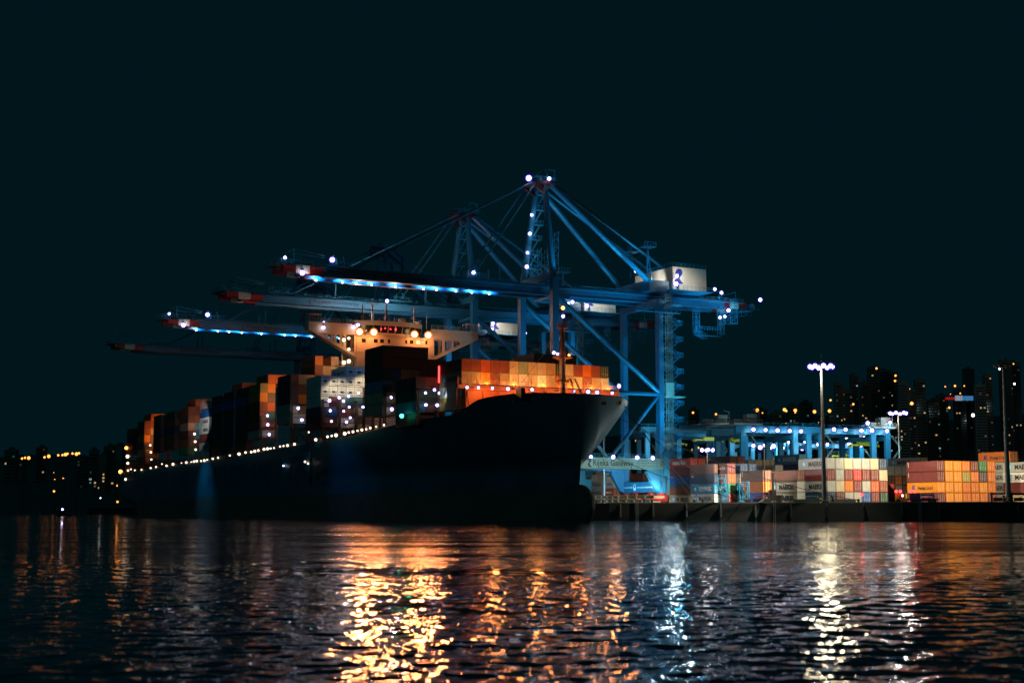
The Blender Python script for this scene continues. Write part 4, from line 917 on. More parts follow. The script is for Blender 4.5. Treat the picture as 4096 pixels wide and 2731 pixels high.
# ================================================================== YARD GANTRY CRANES
GG = 'blue gantry cranes of the container yard'
def gantry(x0, x1, ytop, ybot, Z, lamps, legs, label, spreader=None, trolley=None, depth=22.0, slope=0.0):
    a = at(x0, ytop, Z); b = at(x1, ytop, Z); zt = a.z; zb = at(x0, ybot, Z).z
    g = empty('gantry_crane', (a.x, Z, QZ), 0); tag(g, label, 'gantry crane', GG); rot = R(14); g.rotation_euler = (0, 0, rot)
    Ln = (b.x - a.x) / math.cos(rot) * 1.0; h = zt - QZ; hb = max(1.6, zt - zb)
    inv = parent_inv(g)
    def lx(px): r = ray(px, ytop)[0]; return (r * Z - a.x) / (math.cos(rot) - r * math.sin(rot))
    Ln = lx(x1)
    m_ = MB(); m_.box(0, Ln, -.8, .8, h - hb, h); m_.box(0, Ln, -1.0, 1.0, h - hb - .15, h - hb); gd = m_.build('main_girder', CRANE, g)
    m_ = MB(); m_.box(0, Ln, depth - 1, depth + 1, h - hb, h); m_.build('main_girder', CRANE, g)
    m_ = MB(); m_.rail([(0, -1.3, h), (Ln, -1.3, h)], 1.1, .05, 2.5); m_.box(0, Ln, -1.7, -.8, h - .1, h - .02); m_.build('handrail', CRANE_L, gd)
    for px in legs:
        x = lx(px)
        for yy in (0, depth):
            m_ = MB(); m_.bar((x, yy, 1), (x, yy, h - hb), 1.7, 1.5); m_.build('leg', CRANE, g)
        m_ = MB(); m_.box(x - .9, x + .9, -2, depth + 2, .4, 1.8); m_.box(x - .6, x + .6, -.2, depth, h - hb - 2, h - hb - .5); m_.build('sill_beam', CRANE, g)
    if legs:
        m_ = MB(); x = lx(legs[-1]); n = 5
        for i in range(n):
            z0 = 2 + i * (h - 4) / n; z1 = 2 + (i + 1) * (h - 4) / n; xa, xb = (x + .9, x + 4.4) if i % 2 else (x + 4.4, x + .9)
            for o_ in (0, .9): m_.bar((xa, -1.5 + o_, z0), (xb, -1.5 + o_, z1), .14)
            for q in range(5): k = q / 5; m_.bar((xa + (xb - xa) * k, -1.5, z0 + (z1 - z0) * k), (xa + (xb - xa) * k, -.6, z0 + (z1 - z0) * k), .09)
        m_.build('stair', STEEL, g)
    for px, py in lamps:
        r = ray(px, py); x = lx(px) ; P = (Matrix.Translation(g.location) @ g.rotation_euler.to_matrix().to_4x4()) @ Vector((x, -2.0, 0))
        z = CH + ray(px, py)[1] * P.y; P.z = z; lamp(g, P, 'cool', .70 * Z / 470); spot(P + Vector((0, -1.8, -.6)), P + Vector((0, 3, -2.2)), 520 * (Z / 470) ** 2, (.3, .85, 1.0), 150, .6, .3)
    for px in legs: x = lx(px); Q = (Matrix.Translation(g.location) @ g.rotation_euler.to_matrix().to_4x4()) @ Vector((x - 4, -5.0, h - hb - 5)); spot(Q + Vector((0, -5, 0)), Q + Vector((1, 6, 0)), 3600 * (Z / 500) ** 2, (.45, .9, 1.0), 120, .7, .4)  # spots added in front of the legs to brighten them
    if trolley:
        x = lx(trolley); m_ = MB(); m_.box(x - 5, x + 5, -2, depth + 1, h + .2, h + .8); m_.box(x + .5, x + 4, 0, 4, h + .8, h + 4); m_.box(x - 4, x - 1, 1, 5, h + .8, h + 2.4); m_.rail([(x - 5, -2, h + .8), (x + 5, -2, h + .8)], 1.1, .06, 1.2); m_.bar((x + 4.6, 0, h + .8), (x + 4.6, 0, h + 5), .2); m_.bar((x + 4.6, 0, h + 5), (x + 2.6, 0, h + 5.6), .2)
        m_.build('trolley', paint('trolley_grey', (.42, .42, .40), .5, .3), g)
    if spreader:
        sx0, sx1, sy = spreader; xa, xb = lx(sx0), lx(sx1); zs = at(sx0, sy, Z).z - QZ
        m_ = MB(); xm = (xa + xb) / 2; yy = depth * .35; m_.box(xa, xb, yy - .35, yy + .35, zs - .45, zs + .25); m_.box(xm - 2.2, xm + 2.2, yy - 1, yy + 1, zs - .3, zs + .9)
        for xx in (xa, xb): m_.box(xx - .3, xx + .3, yy - 1.2, yy + 1.2, zs - .8, zs + .1)
        m_.build('spreader', YEL, g)
        m_ = MB()
        for dx in (-1.8, 1.8):
            for dy in (-.8, .8): m_.bar((xm + dx, yy + dy, zs + .9), (xm + dx * .6, yy + dy, h - hb), .08)
        m_.build('hoist_rope', STEEL, g)
    return g
gantry(2560, 2700, 1707, 1722, 520, [], [2588, 2632], 'gantry crane partly hidden behind the near quay crane legs', trolley=None)
gantry(2705, 2862, 1728, 1746, 560, [], [2714, 2862], 'gantry crane with low yellow spreader right of the near crane stair', spreader=(2690, 2768, 1770))
gantry(2720, 2990, 1699, 1712, 520, [], [2925, 2980], 'gantry crane with grey cabin on top and long yellow spreader', spreader=(2808, 2918, 1752), trolley=2870)
gantry(2940, 3292, 1702, 1728, 470, [(3004, 1717), (3052, 1719), (3100, 1721), (3148, 1723), (3194, 1724)], [2970, 3178, 3232, 3283], 'gantry crane with five lamps and a white machine on its left end', spreader=(2968, 2994, 1757), trolley=2985)
gantry(2985, 3215, 1768, 1783, 640, [(3006, 1782), (3033, 1789), (3051, 1782), (3072, 1791), (3086, 1784), (3116, 1786), (3124, 1791), (3146, 1768), (3214, 1766), (3200, 1793)], [3009, 3108, 3155], 'far gantry crane with a cluster of lamps left of the tall lit pole', spreader=(3123, 3152, 1833), depth=20)
gantry(3290, 3556, 1713, 1734, 470, [(3325, 1717), (3371, 1718), (3434, 1722), (3476, 1721), (3536, 1723), (3460, 1692), (3549, 1689)], [3490, 3547], 'gantry crane farthest right with five lamps and high yellow spreader', spreader=(3443, 3550, 1772), trolley=3520)
gantry(3238, 3450, 1774, 1789, 600, [(3264, 1777), (3301, 1777), (3354, 1778), (3388, 1778), (3436, 1780), (3376, 1750), (3448, 1750)], [3402, 3444], 'farther gantry crane under the rightmost one with lower yellow spreader', spreader=(3355, 3446, 1818), trolley=3420, depth=20)

# ================================================================== LIGHT MASTS, POLES
def light_mast(px, ytop, Z, r0, lit, label, n=8, ring_r=1.9, P=0):
    p = at(px, ytop, Z); m = empty('light_mast', (p.x, Z, QZ)); tag(m, label, 'light mast', 'high light masts of the port'); h = p.z - QZ
    k = MB(); k.tube((0, 0, 0), (0, 0, h), r0, 12, .45); k.tube((0, 0, h), (0, 0, h + 2), .05, 5); k.box(-r0 * 1.6, r0 * 1.6, -r0 * 1.6, r0 * 1.6, 0, .4)
    k.build('pole', paint('pole_grey', (.42, .40, .34), .45, .25, metal=.2), m)
    k = MB(); k.tube((0, 0, h - .6), (0, 0, h - .45), ring_r, 16); k.tube((0, 0, h - .6), (0, 0, h + .2), .5, 8); k.build('lamp_ring', DARK, m)
    for i in range(n):
        a = 2 * math.pi * i / n; q = Vector((ring_r * math.cos(a), ring_r * math.sin(a), h - .85))
        if lit: o = link('lamp_head', lampmesh('cool', .62 if lit == 1 else .5), m)
        else:
            if 'off' not in LAMPME: LAMPME['off'] = MB().ball((0, 0, 0), .5, 8, 5, 1, .6).mesh('lamp_head', STEEL)
            o = link('lamp_head', LAMPME['off'], m)
        o.location = q
    return m, Vector((p.x, Z, p.z - 2))
_, M1 = light_mast(3284, 1452, 335, .55, 1, 'tall lit light mast standing in front of the container blocks', ring_r=2.6)
_, M2 = light_mast(3592, 1642, 470, .42, 1, 'lit light mast rising behind the dark container block', n=6, ring_r=2.6)
_, M3 = light_mast(2829, 1788, 430, .34, 1, 'short lit light mast behind the brown container near the stair', n=4, ring_r=1.6)
_, M4 = light_mast(4012, 1450, 327, .62, 0, 'bare unlit light mast at the right edge of the photo', ring_r=1.8)
_, M5 = light_mast(3146, 1722, 560, .4, 1, 'small lit mast seen between gantry crane lamps', n=4, ring_r=1.2)
for px, py, Z, lb in [(2506 + 0, 1755, 425, 'thin grey pole standing right of the bow behind crane beam'), (3056, 1790, 345, 'thin dark pole in front of the orange marked container')]:
    p = at(px if px != 2506 else 2415, py, Z); k = MB(); k.tube((0, 0, 0), (0, 0, p.z - QZ), .32 if px == 2506 else .17, 8, .8); k.box(-.5, .5, -.5, .5, 0, .3); k.tube((0, 0, p.z - QZ), (0, 0, p.z - QZ + .3), .4, 8)
    o = k.build('pole', STEEL if px == 2506 else DARK); o.location = (p.x, Z, QZ); tag(o, lb, 'pole')
# mast lights: real lamps shining over the yard and water
WC = (1.0, .90, .68)
spot(M1 + Vector((0, -1.5, -1.5)), (M1.x - 10, M1.y - 150, 0), 8500, (1.0, .82, .48), 90, .5, 1.5)
for mm, pp in ((M1, 2600), (M2, 900), (M3, 150)): point(mm + Vector((-1.4, -2.2, -1.2)), pp, (1.0, .93, .78), .2)
spot(M1 + Vector((-2, 1, -1)), (M1.x - 38, M1.y + 28, 0), 190000, WC, 70, .5, .5)
spot(M1 + Vector((2, 1, -1)), (M1.x + 6, M1.y + 20, 0), 60000, WC, 84, .6, .5)
spot(M1 + Vector((3, 1, -1)), (M1.x + 32, M1.y + 20, 9), 130000, (1.0, .84, .55), 70, .6, .5)
spot(M1 + Vector((-3, 1, -1)), (53, 376, 4), 210000, WC, 50, .6, .5)
# added spot behind the crane portal, brightening the stacks there
spot((26, 428, 26), (30, 462, 9), 22000, (1.0, .95, .84), 100, .6, .5)
# added spots near the crane's waterside leg, brightening the yard container sides
spot(W(34, 70, 30), (55, 370, 6), 38000, (.86, .97, 1.0), 40, .5, .6)
spot(W(34, 59, 28), (72, 350, 6), 58000, (1.0, .96, .88), 42, .5, .6)
spot(M4 + Vector((-2, 1, -1)), (M4.x - 8, M4.y + 26, 8), 120000, (1.0, .84, .55), 90, .6, .5)
spot(M2 + Vector((0, -1, -1.5)), (M2.x - 10, M2.y - 60, 0), 3000, (1.0, .93, .75), 130, .5, .5)
spot(M3 + Vector((0, -1, -1.5)), (M3.x, M3.y - 9, 6), 15000, (1.0, .92, .8), 96, .5, .4)
point(M3 + Vector((0, 1, -1)), 600, (1.0, .95, .85), .4)

# ================================================================== QUAY CLUTTER
def put_edge(px, back, build, name, label, cat, rz=None, group=None):
    p = edge_pt(px, back); m = empty(name, p, math.atan2(ed.y, ed.x) if rz is None else rz); tag(m, label, cat, group); build(m); return m
# stacked hatch covers
for i, (pxa, pxb, tier, lb) in enumerate([(2355, 2445, 0, 'lower white framed hatch cover beside the bulbous bow'), (2356, 2446, 1, 'upper white framed hatch cover beside the bulbous bow'), (2447, 2575, 0, 'lower long cream hatch cover left of the red bogies'), (2448, 2592, 1, 'upper long cream hatch cover left of the red bogies')]):
    a = edge_pt(pxa, 5); b = edge_pt(pxb, 5); Ln = (b - a).length; h0 = .25 + tier * .98
    m = empty('hatch_cover', (a.x, a.y, QZ + h0), math.atan2(ed.y, ed.x)); tag(m, lb, 'hatch cover', 'ship hatch covers stacked on the quay')
    k = MB(); k.box(0, Ln, .2, 9, .12, .72); k.build('panel', paint('hatch_grey', (.30, .36, .42), .5, .3) if i < 2 else paint('hatch_cream', (.42, .40, .30), .6, .3), m)
    k = MB(); k.box(-.1, Ln + .1, 0, .2, .70, .82); k.box(-.1, Ln + .1, 0, .2, 0, .1)
    for q in range(5): x = Ln * q / 4; k.box(x - .12, x + .12, -.03, .17, .1, .7)
    k.build('rim', paint('hatch_rim', (.6, .6, .52), .5, .2), m)
# blue lattice towers
def lat(m, h, w):
    k = MB(); k.lattice((0, 0, 0), (0, 0, h), w, 2.4, .07); k.build('lattice_frame', CRANE_L, m)
    k = MB(); k.box(-w / 2, w / 2, -w / 2, w / 2, h, h + .1); k.rail([(-w / 2, -w / 2, h), (w / 2, -w / 2, h), (w / 2, w / 2, h)], 1.1, .05, .8); k.build('top_platform', CRANE_L, m)
put_edge(2862, 7, lambda m: lat(m, 6.0, 1.6), 'gangway_tower', 'light blue lattice tower in front of the blue marked container', 'gangway tower', group='light blue lattice gangway towers')
put_edge(2878, 6, lambda m: lat(m, 3.8, 1.4), 'gangway_tower', 'low light blue lattice tower in front of the green container', 'gangway tower', group='light blue lattice gangway towers')
put_edge(2955, 6, lambda m: lat(m, 4.2, 2.0), 'gangway_tower', 'light blue lattice tower in front of the white container', 'gangway tower', group='light blue lattice gangway towers')
put_edge(2935, 7, lambda m: lat(m, 3.6, 1.2), 'gangway_tower', 'narrow light blue lattice tower left of the white container one', 'gangway tower', group='light blue lattice gangway towers')
# blue spreader frames
def sprf(m, Ln, h, mat):
    k = MB()
    for x in (0, Ln):
        for y in (0, 2.2): k.box(x - .15, x + .15, y - .15, y + .15, 0, h)
        k.box(x - .12, x + .12, .15, 2.05, h - .3, h - .05)
    for y in (0, 2.2): k.box(.15, Ln - .15, y - .14, y + .14, h - .5, h - .1)
    k.build('post_frame', mat, m)
    k = MB(); k.box(.4, Ln - .4, .6, 1.6, .4, 1.2); k.bar((.3, 0, .3), (Ln - .3, 0, h - .5), .14); k.build('spreader_beam', mat, m)
BLF = paint('frame_blue', (.01, .05, .22), .5, .2)
put_edge(2988, 4, lambda m: sprf(m, 4.0, 2.6, BLF), 'spreader_rack', 'dark blue spreader rack below the orange marked container', 'spreader rack', group='spreader racks on the quay')
put_edge(3668, 4, lambda m: sprf(m, 3.2, 2.2, BLF), 'spreader_rack', 'dark blue spreader rack below the orange marked container with long lettering', 'spreader rack', group='spreader racks on the quay')
RDF = paint('rack_red', (.55, .02, .03), .5, .2)
put_edge(3960, 4, lambda m: sprf(m, 4.4, 2.4, RDF), 'spreader_rack', 'bright red rack left of the bare unlit mast', 'spreader rack', group='spreader racks on the quay')
put_edge(4040, 6, lambda m: sprf(m, 3.0, 2.3, RDF), 'spreader_rack', 'bright red rack right of the bare unlit mast', 'spreader rack', group='spreader racks on the quay')
# dark telescopic mobile machine
def reach(m):
    k = MB(); k.box(-1.2, 2.2, 0, 2.6, .5, 2.0); k.box(-.9, .7, .4, 2.2, 2.0, 3.2); k.build('body', paint('machine_dark', (.03, .02, .02), .5, .2), m)
    k = MB(); k.bar((.2, .6, 1.5), (.2, .6, 7.4), .5, .7); k.bar((.9, .8, 1.5), (.9, .8, 6.0), .16); k.bar((-.4, .8, 1.5), (-.4, .8, 5.4), .12); k.build('boom', DARK, m)
    for x in (-.8, 1.7):
        k = MB(); k.tube((x, -.15, .55), (x, .35, .55), .55, 12); k.build('wheel', DARK, m)
    k = MB(); k.bar((-1.0, 0, 1.4), (-3.2, -.2, .2), .25); k.build('ramp', STEEL, m)
put_edge(3078, 2.5, reach, 'mobile_crane', 'dark mobile crane with a raised boom left of the marked grey containers', 'mobile crane')
# terminal tractors with red lights
def tractor(m, col):
    k = MB(); k.box(0, 2.4, 0, 2.2, .6, 2.2); k.build('cab', col, m)
    k = MB(); k.box(2.4, 6.5, .3, 1.9, .7, 1.0); k.build('chassis', DARK, m)
    for x in (.7, 4.6, 5.6): k = MB(); k.tube((x, -.1, .5), (x, .3, .5), .5, 10); k.build('wheel', DARK, m)
    for x in (.35, 1.3): o = link('tail_light', lampmesh('red', .3), m); o.location = (x, -.35, 2.7)
put_edge(3576, 2.0, lambda m: tractor(m, YEL), 'terminal_tractor', 'yellow terminal tractor with red lights below the dark block', 'tractor', group='terminal tractors on the quay')
put_edge(3634, 2.0, lambda m: tractor(m, BLF), 'terminal_tractor', 'blue terminal tractor with red lights left of the long-lettered orange container', 'tractor', group='terminal tractors on the quay')
put_edge(3432 + 8, 2.4, lambda m: (link('lamp_head', lampmesh('red', .35), m, (0, 0, 2.0)), MB().tube((0, 0, 0), (0, 0, 1.7), .06, 6).build('post', DARK, m)), 'signal_light', 'single red signal light above the rightmost bollard', 'signal light')
o_ = put_edge(3606, 2.2, lambda m: (link('lamp_head', lampmesh('cool', .3), m, (0, 0, 1.7)), MB().tube((0, 0, 0), (0, 0, 1.4), .06, 6).build('post', YEL, m)), 'work_light', 'small white work light between the two tractors', 'work light')
# crane signal lights near the sill
# striped posts
def striped(m):
    k = MB()
    for q in range(4): k.mat(q % 2).tube((0, 0, q * .42), (0, 0, (q + 1) * .42), .28, 10)
    k.build('striped_tube', [YEL, DARK], m)
    k = MB(); k.box(-.35, .35, -.35, .35, 0, .08); k.build('foot_plate', DARK, m)
for px, lb in [(3276, 'left striped guard post at the foot of the tall lit mast'), (3297, 'middle striped guard post at the foot of the tall lit mast'), (3318, 'right striped guard post beside the standing worker'), (4013, 'striped guard post left of the bare mast foot'), (4036, 'striped guard post right of the bare mast foot')]:
    put_edge(px, 2, striped, 'guard_post', lb, 'guard post', group='yellow and black striped guard posts')
# quay-side barrier
k = MB()
a = edge_pt(3195, 3); b = edge_pt(3330, 3); k.rail([Vector((0, 0, 0)), b - a], 1.6, .06, 3); o = k.build('barrier', STEEL); o.location = a; tag(o, 'grey metal barrier on the quay at the tall lit mast', 'barrier')
k = MB(); a = edge_pt(2640, 3); b = edge_pt(2900, 3); k.rail([Vector((0, 0, 0)), b - a], 1.5, .05, 4); o = k.build('barrier', STEEL); o.location = a; tag(o, 'grey metal barrier in front of the lowest marked white containers', 'barrier')
for i, (px, w, lb, mt) in enumerate([(3195, 2.8, 'dark green crate on the quay left of the tall lit mast', paint('crate_green', (.03, .07, .03), .6, .3)), (3244, 3.4, 'longer dark green crate left of the striped guard posts', paint('crate_green', (.03, .07, .03), .6, .3)), (3350, 4.2, 'pale concrete block right of the standing worker', CONC), (3395, 2.6, 'short pale concrete block left of the rightmost bollard', CONC)]):
    def bb(m, w=w, mt=mt):
        k = MB(); k.box(-w / 2, w / 2, 0, 1.2, .12, .95); k.build('block', mt, m); k = MB(); k.box(-w / 2 + .2, -w / 2 + .5, 0.1, 1.1, 0, .12); k.box(w / 2 - .5, w / 2 - .2, .1, 1.1, 0, .12); k.build('skid', DARK, m)
    put_edge(px, 1.2, bb, 'crate' if i < 2 else 'concrete_block', lb, 'crate' if i < 2 else 'concrete block')
# worker standing by the mast (one continuous skinned body)
def person(loc):
    me = bpy.data.meshes.new('person'); V = [(0, 0, .92), (0, 0, 1.15), (0, 0, 1.40), (0, 0, 1.50), (0, -.02, 1.62), (0, 0, 1.74), (.19, 0, 1.40), (.25, .03, 1.12), (.24, -.05, .88), (-.19, 0, 1.40), (-.25, .03, 1.12), (-.24, -.05, .88),
        (.10, 0, .88), (.12, -.02, .48), (.12, .02, .08), (.13, -.12, .04), (-.10, 0, .88), (-.12, -.02, .48), (-.12, .02, .08), (-.13, -.12, .04)]
    Ed = [(0, 1), (1, 2), (2, 3), (3, 4), (4, 5), (2, 6), (6, 7), (7, 8), (2, 9), (9, 10), (10, 11), (0, 12), (12, 13), (13, 14), (14, 15), (0, 16), (16, 17), (17, 18), (18, 19)]
    rr = [.16, .16, .15, .06, .10, .08, .07, .05, .04, .07, .05, .04, .09, .065, .05, .045, .09, .065, .05, .045]
    me.from_pydata(V, Ed, []); o = bpy.data.objects.new('person', me); C.objects.link(o); md = o.modifiers.new('skin', 'SKIN'); o.modifiers.new('sub', 'SUBSURF').levels = 1
    for v, r in zip(me.skin_vertices[0].data, rr): v.radius = (r, r * .8)
    me.skin_vertices[0].data[0].use_root = True; me.materials.append(paint('dark_clothes', (.02, .025, .035), .8, .2)); o.location = loc
    e = bpy.context.evaluated_depsgraph_get(); nm = bpy.data.meshes.new_from_object(o.evaluated_get(e)); o.modifiers.clear(); o.data = nm; nm.name = 'person'
    tag(o, 'worker in dark clothes standing on the quay edge by the tall mast', 'person')
    h = MB(); h.ball((0, 0, 1.77), .13, 10, 6, 1, .7); hh = h.build('hard_hat', paint('hat', (.6, .35, .05), .5, .1), o)
person(edge_pt(3327, 1.0))
# rat guard / fan-shaped anchor recess behind bow (dark ribbed disc hanging at the bow)
# ================================================================== HILLS, TOWN
def terr(x, y):
    h = max(0, y - 940) * .09; h = h * (0.55 + .45 / (1 + math.exp(-(x - 150) / 140))); h += 9 * math.sin(x * .011 + 1) + 7 * math.sin(y * .013 + x * .004)
    return max(-1.0, min(300 + 30 * math.sin(x * .004), h) if y > 940 else -1)
hm = MB(); nx, ny = 60, 36; idx = {}
for j in range(ny):
    for i in range(nx):
        x = -1400 + 3400 * i / (nx - 1); y = 900 + 2400 * (j / (ny - 1)) ** 1.4; idx[i, j] = len(hm.v); hm.v.append((x, y, terr(x, y)))
for j in range(ny - 1):
    for i in range(nx - 1): hm.f.append((idx[i, j], idx[i + 1, j], idx[i + 1, j + 1], idx[i, j + 1])); hm.mi.append(0)
tag(hm.build('hills', paint('hill_green', (.13, .21, .18), .9, .4, .02), smooth=True), kind='structure')
def hit(px, py):
    r = ray(px, py)
    for Y in range(960, 3000, 12):
        if CH + r[1] * Y < terr(r[0] * Y, Y): return Vector((r[0] * Y, Y, CH + r[1] * Y))
    return None
WPAL = [('w0', (1.0, .62, .25), 1.6), ('w1', (1.0, .8, .5), 1.0), ('w2', (.6, .85, 1.0), 1.1), ('w3', (1.0, .4, .15), 1.2), ('w4', (.3, 1.0, .8), .5)]
BM = [paint('tower_a', (.24, .17, .13), .85, .2, .1), paint('tower_b', (.18, .16, .15), .85, .2, .1)]
def building(px, w, ytop, Z, nwin, label, floors=None, seed=1):
    rr = random.Random(seed); x = ray(px, 1800)[0] * Z; zt = at(px, ytop, Z).z; zb = terr(x, Z) - 2; h = zt - zb
    if h < 8: h = 8; zb = zt - h
    b = empty('apartment_building', (x, Z, zb), R(rr.uniform(-12, 12))); tag(b, label, 'building', 'buildings on the hillside'); W_ = w * Z / F
    k = MB(); k.box(-W_ / 2, W_ / 2, 0, W_ * .8, 0, h); wl = k.build('wall', rr.choice(BM), b)
    k = MB(); k.box(-W_ / 2 - .3, W_ / 2 + .3, -.3, W_ * .8 + .3, h + .01, h + .6); k.box(-2, 2, W_ * .3, W_ * .3 + 4, h + .6, h + 3); k.build('roof', BM[1], b)
    nf = max(2, int(h / 3.1)); nc = max(2, int(W_ / 3.2)); cells = [(i, j) for i in range(nc) for j in range(nf) if 3 + j * 3.1 > h * .12]
    rr.shuffle(cells)
    for i, j in cells[:nwin]:
        nm, c, st = rr.choice(WPAL + WPAL[:2]); k = MB(); x0 = -W_ / 2 + (i + .5) * W_ / nc; z0 = 1.2 + j * 3.05; ww = rr.uniform(.6, 1.1)
        if z0 + 1.6 > h: continue
        k.box(x0 - ww, x0 + ww, -.12, .02, z0, z0 + 1.5); k.build('window', flatem(nm + str(rr.randint(0, 2)), c, st * rr.choice([.04, .09, .35])), b)
    # unlit windows as one darker band part
    k = MB()
    for j in range(nf):
        z0 = 1.2 + j * 3.05
        if z0 + 1.5 < h: k.box(-W_ / 2 + .8, W_ / 2 - .8, -.05, .01, z0, z0 + 1.3)
    k.build('window_band', GLASSD, b)
rr = random.Random(5)
TW = [(3340, 40, 1650), (3362, 34, 1535), (3395, 44, 1560), (3428, 30, 1500), (3468, 36, 1530), (3505, 46, 1470), (3548, 50, 1480), (3580, 44, 1490), (3622, 40, 1530), (3655, 30, 1560), (3690, 40, 1520), (3742, 46, 1600), (3782, 40, 1580), (3850, 44, 1560), (3890, 40, 1475), (3930, 44, 1540), (3965, 30, 1500), (4040, 40, 1440), (4072, 44, 1450)]
pos = ['leftmost', 'second from the left', 'third from the left', 'fourth from the left', 'fifth from the left', 'sixth from the left', 'seventh from the left', 'eighth from the left', 'ninth from the left', 'tenth from the left', 'ninth from the right', 'eighth from the right', 'seventh from the right', 'sixth from the right', 'fifth from the right', 'fourth from the right', 'third from the right', 'second from the right', 'rightmost']
for i, (px, w, yt) in enumerate(TW):
    building(px, w, yt, 1500 + (i * 37) % 260, rr.randint(4, 9), 'dark apartment tower with scattered lit windows, %s on the right hillside' % pos[i], seed=i + 3)
LW = [(40, 46, 1800), (75, 40, 1830), (165, 40, 1790), (330, 40, 1830), (375, 36, 1800), (408, 40, 1820), (438, 44, 1785), (470, 46, 1780), (2780, 40, 1640), (3050, 44, 1640), (3110, 40, 1650), (3180, 40, 1620), (3235, 44, 1610)]
for i, (px, w, yt) in enumerate(LW):
    where = ('low dark building with a few lit windows, %s on the left shore hillside' % ORD[i].replace('first', 'leftmost') if i < 8 else 'low dark building with faint windows, %s behind the gantry cranes' % ORD[i - 8].replace('first', 'leftmost'))
    building(px, w, yt, 1250 + (i * 53) % 200, rr.randint(2, 5), where, seed=i + 50)
# street lamps
SL = [(16, 1918, 2), (50, 1883, 1), (72, 1865, 1), (88, 1833, 1), (100, 1830, 1), (115, 1831, 2), (116, 1861, 1), (180, 1863, 1), (195, 1824, 2), (178, 1828, 1), (233, 1820, 1), (250, 1819, 1), (262, 1817, 2), (270, 1814, 1), (290, 1813, 1), (306, 1815, 2), (316, 1812, 1),
      (153, 1917, 2), (170, 1918, 2), (215, 1891, 1), (219, 1917, 1), (253, 1914, 2), (216, 1964, 1), (381, 1871, 1), (408, 1916, 1), (470, 1941, 1), (470, 2006, 1), (402, 1991, 0),
      (2772, 1650, 1), (2864, 1656, 1), (3029, 1640, 2), (3050, 1651, 0), (3138, 1638, 2), (3145, 1643, 1), (3181, 1641, 2), (3181, 1650, 0), (3258, 1646, 2), (3318, 1643, 2), (3102, 1695, 1), (3144, 1692, 1), (3235, 1689, 1), (3274, 1689, 1), (3318, 1686, 1), (3322, 1600, 1), (3413, 1616, 1),
      (3781, 1546, 1), (3820, 1543, 2), (3857, 1543, 1), (3841, 1573, 1), (3802, 1576, 0), (3647, 1613, 2), (3797, 1630, 1), (3646, 1712, 2), (3644, 1730, 1), (3657, 1730, 1), (3639, 1555, 0), (3506, 1473, 2), (3582, 1502, 2), (3580, 1523, 2), (4054, 1455, 1), (3998, 1475, 2), (4020, 1460, 1), (4058, 1535, 2), (4054, 1718, 1), (3950, 1745, 1), (3892, 1660, 2), (4076, 1742, 1), (3468, 1804, 1), (3307, 1824, 1), (2793, 1790, 1), (2881, 1775, 1), (2545, 1762, 1), (2553, 1772, 1)]
def lampm(k, col):
    key = ('st', k, col)
    if key not in LAMPME:
        m = {'o': flatem('street_orange', (1.0, .30, .05), 3.4), 'w': flatem('street_white', (.9, .95, 1.0), 5)}[col]
        LAMPME[key] = MB().ball((0, 0, 0), (.42, .68, 1.05)[k], 8, 6).mesh('lamp_head', m)
    return LAMPME[key]
for i, (px, py, k) in enumerate(SL):
    p = None if 2500 < px < 2900 and py > 1740 else hit(px, py)
    if py > 1940 and px < 500: p = at(px, py, 930)
    if p is None: p = at(px, py, 1400 if py < 1600 else 900)
    col = 'w' if (px, py) in ((3892, 1660), (4058, 1535), (3950, 1745), (3998, 1475), (402, 1991)) else 'o'
    gz = terr(p.x, p.y) if p.y > 940 else 0.0; e = empty('street_lamp', (p.x, p.y, min(gz, p.z - 6)))
    side = 'left shore' if px < 600 else 'hillside behind the gantry cranes' if px < 3350 else 'right hillside'
    sz = ('small', 'glowing', 'bright')[k]; kindw = 'white' if col == 'w' else 'orange'
    lb = '%s %s street lamp on the %s' % (sz, kindw, side); tag(e, lb, 'street lamp', '%s %s street lamps on the %s' % (sz, kindw, side))
    h = p.z - e.location.z; MB().tube((0, 0, 0), (0, 0, h - .3), .12, 6, .6).build('pole', DARK, e)
    o = link('lamp_head', lampm(k, col), e); o.location = (0, 0, h)
for x_, y_, z_ in ((330, 1290, 120), (400, 1380, 130), (470, 1420, 130), (545, 1400, 130), (620, 1380, 130)): spot((x_, y_, z_), (x_ + 10, y_ + 150, z_ + 10), 11000, (.5, .8, .8), 150, .6, 2)  # added fill spots lifting the dark tower fronts, no lamps stand there
# illuminated roof sign
p = at(3825, 1592, 1500); e = empty('roof_sign', p); tag(e, 'red, white and blue illuminated roof sign high on the right hillside', 'sign')
k = MB(); k.box(-11.5, -1.5, 0, .5, -1.6, 1.0); k.build('red_panel', flatem('sg_r', (1, .03, .03), .3), e); k = MB(); k.box(-1.2, 6.5, 0, .5, -2.6, 2.8); k.build('white_panel', flatem('sg_w', (.6, .75, 1.0), .35), e); k = MB(); k.box(6.8, 18, 0, .5, -2.4, 2.4); k.build('blue_panel', flatem('sg_b', (.1, .45, 1.0), .35), e)
k = MB()
for x in (-10, 0, 8, 16): k.bar((x, .6, -14), (x, .6, -2), .4)
k.build('support', DARK, e)
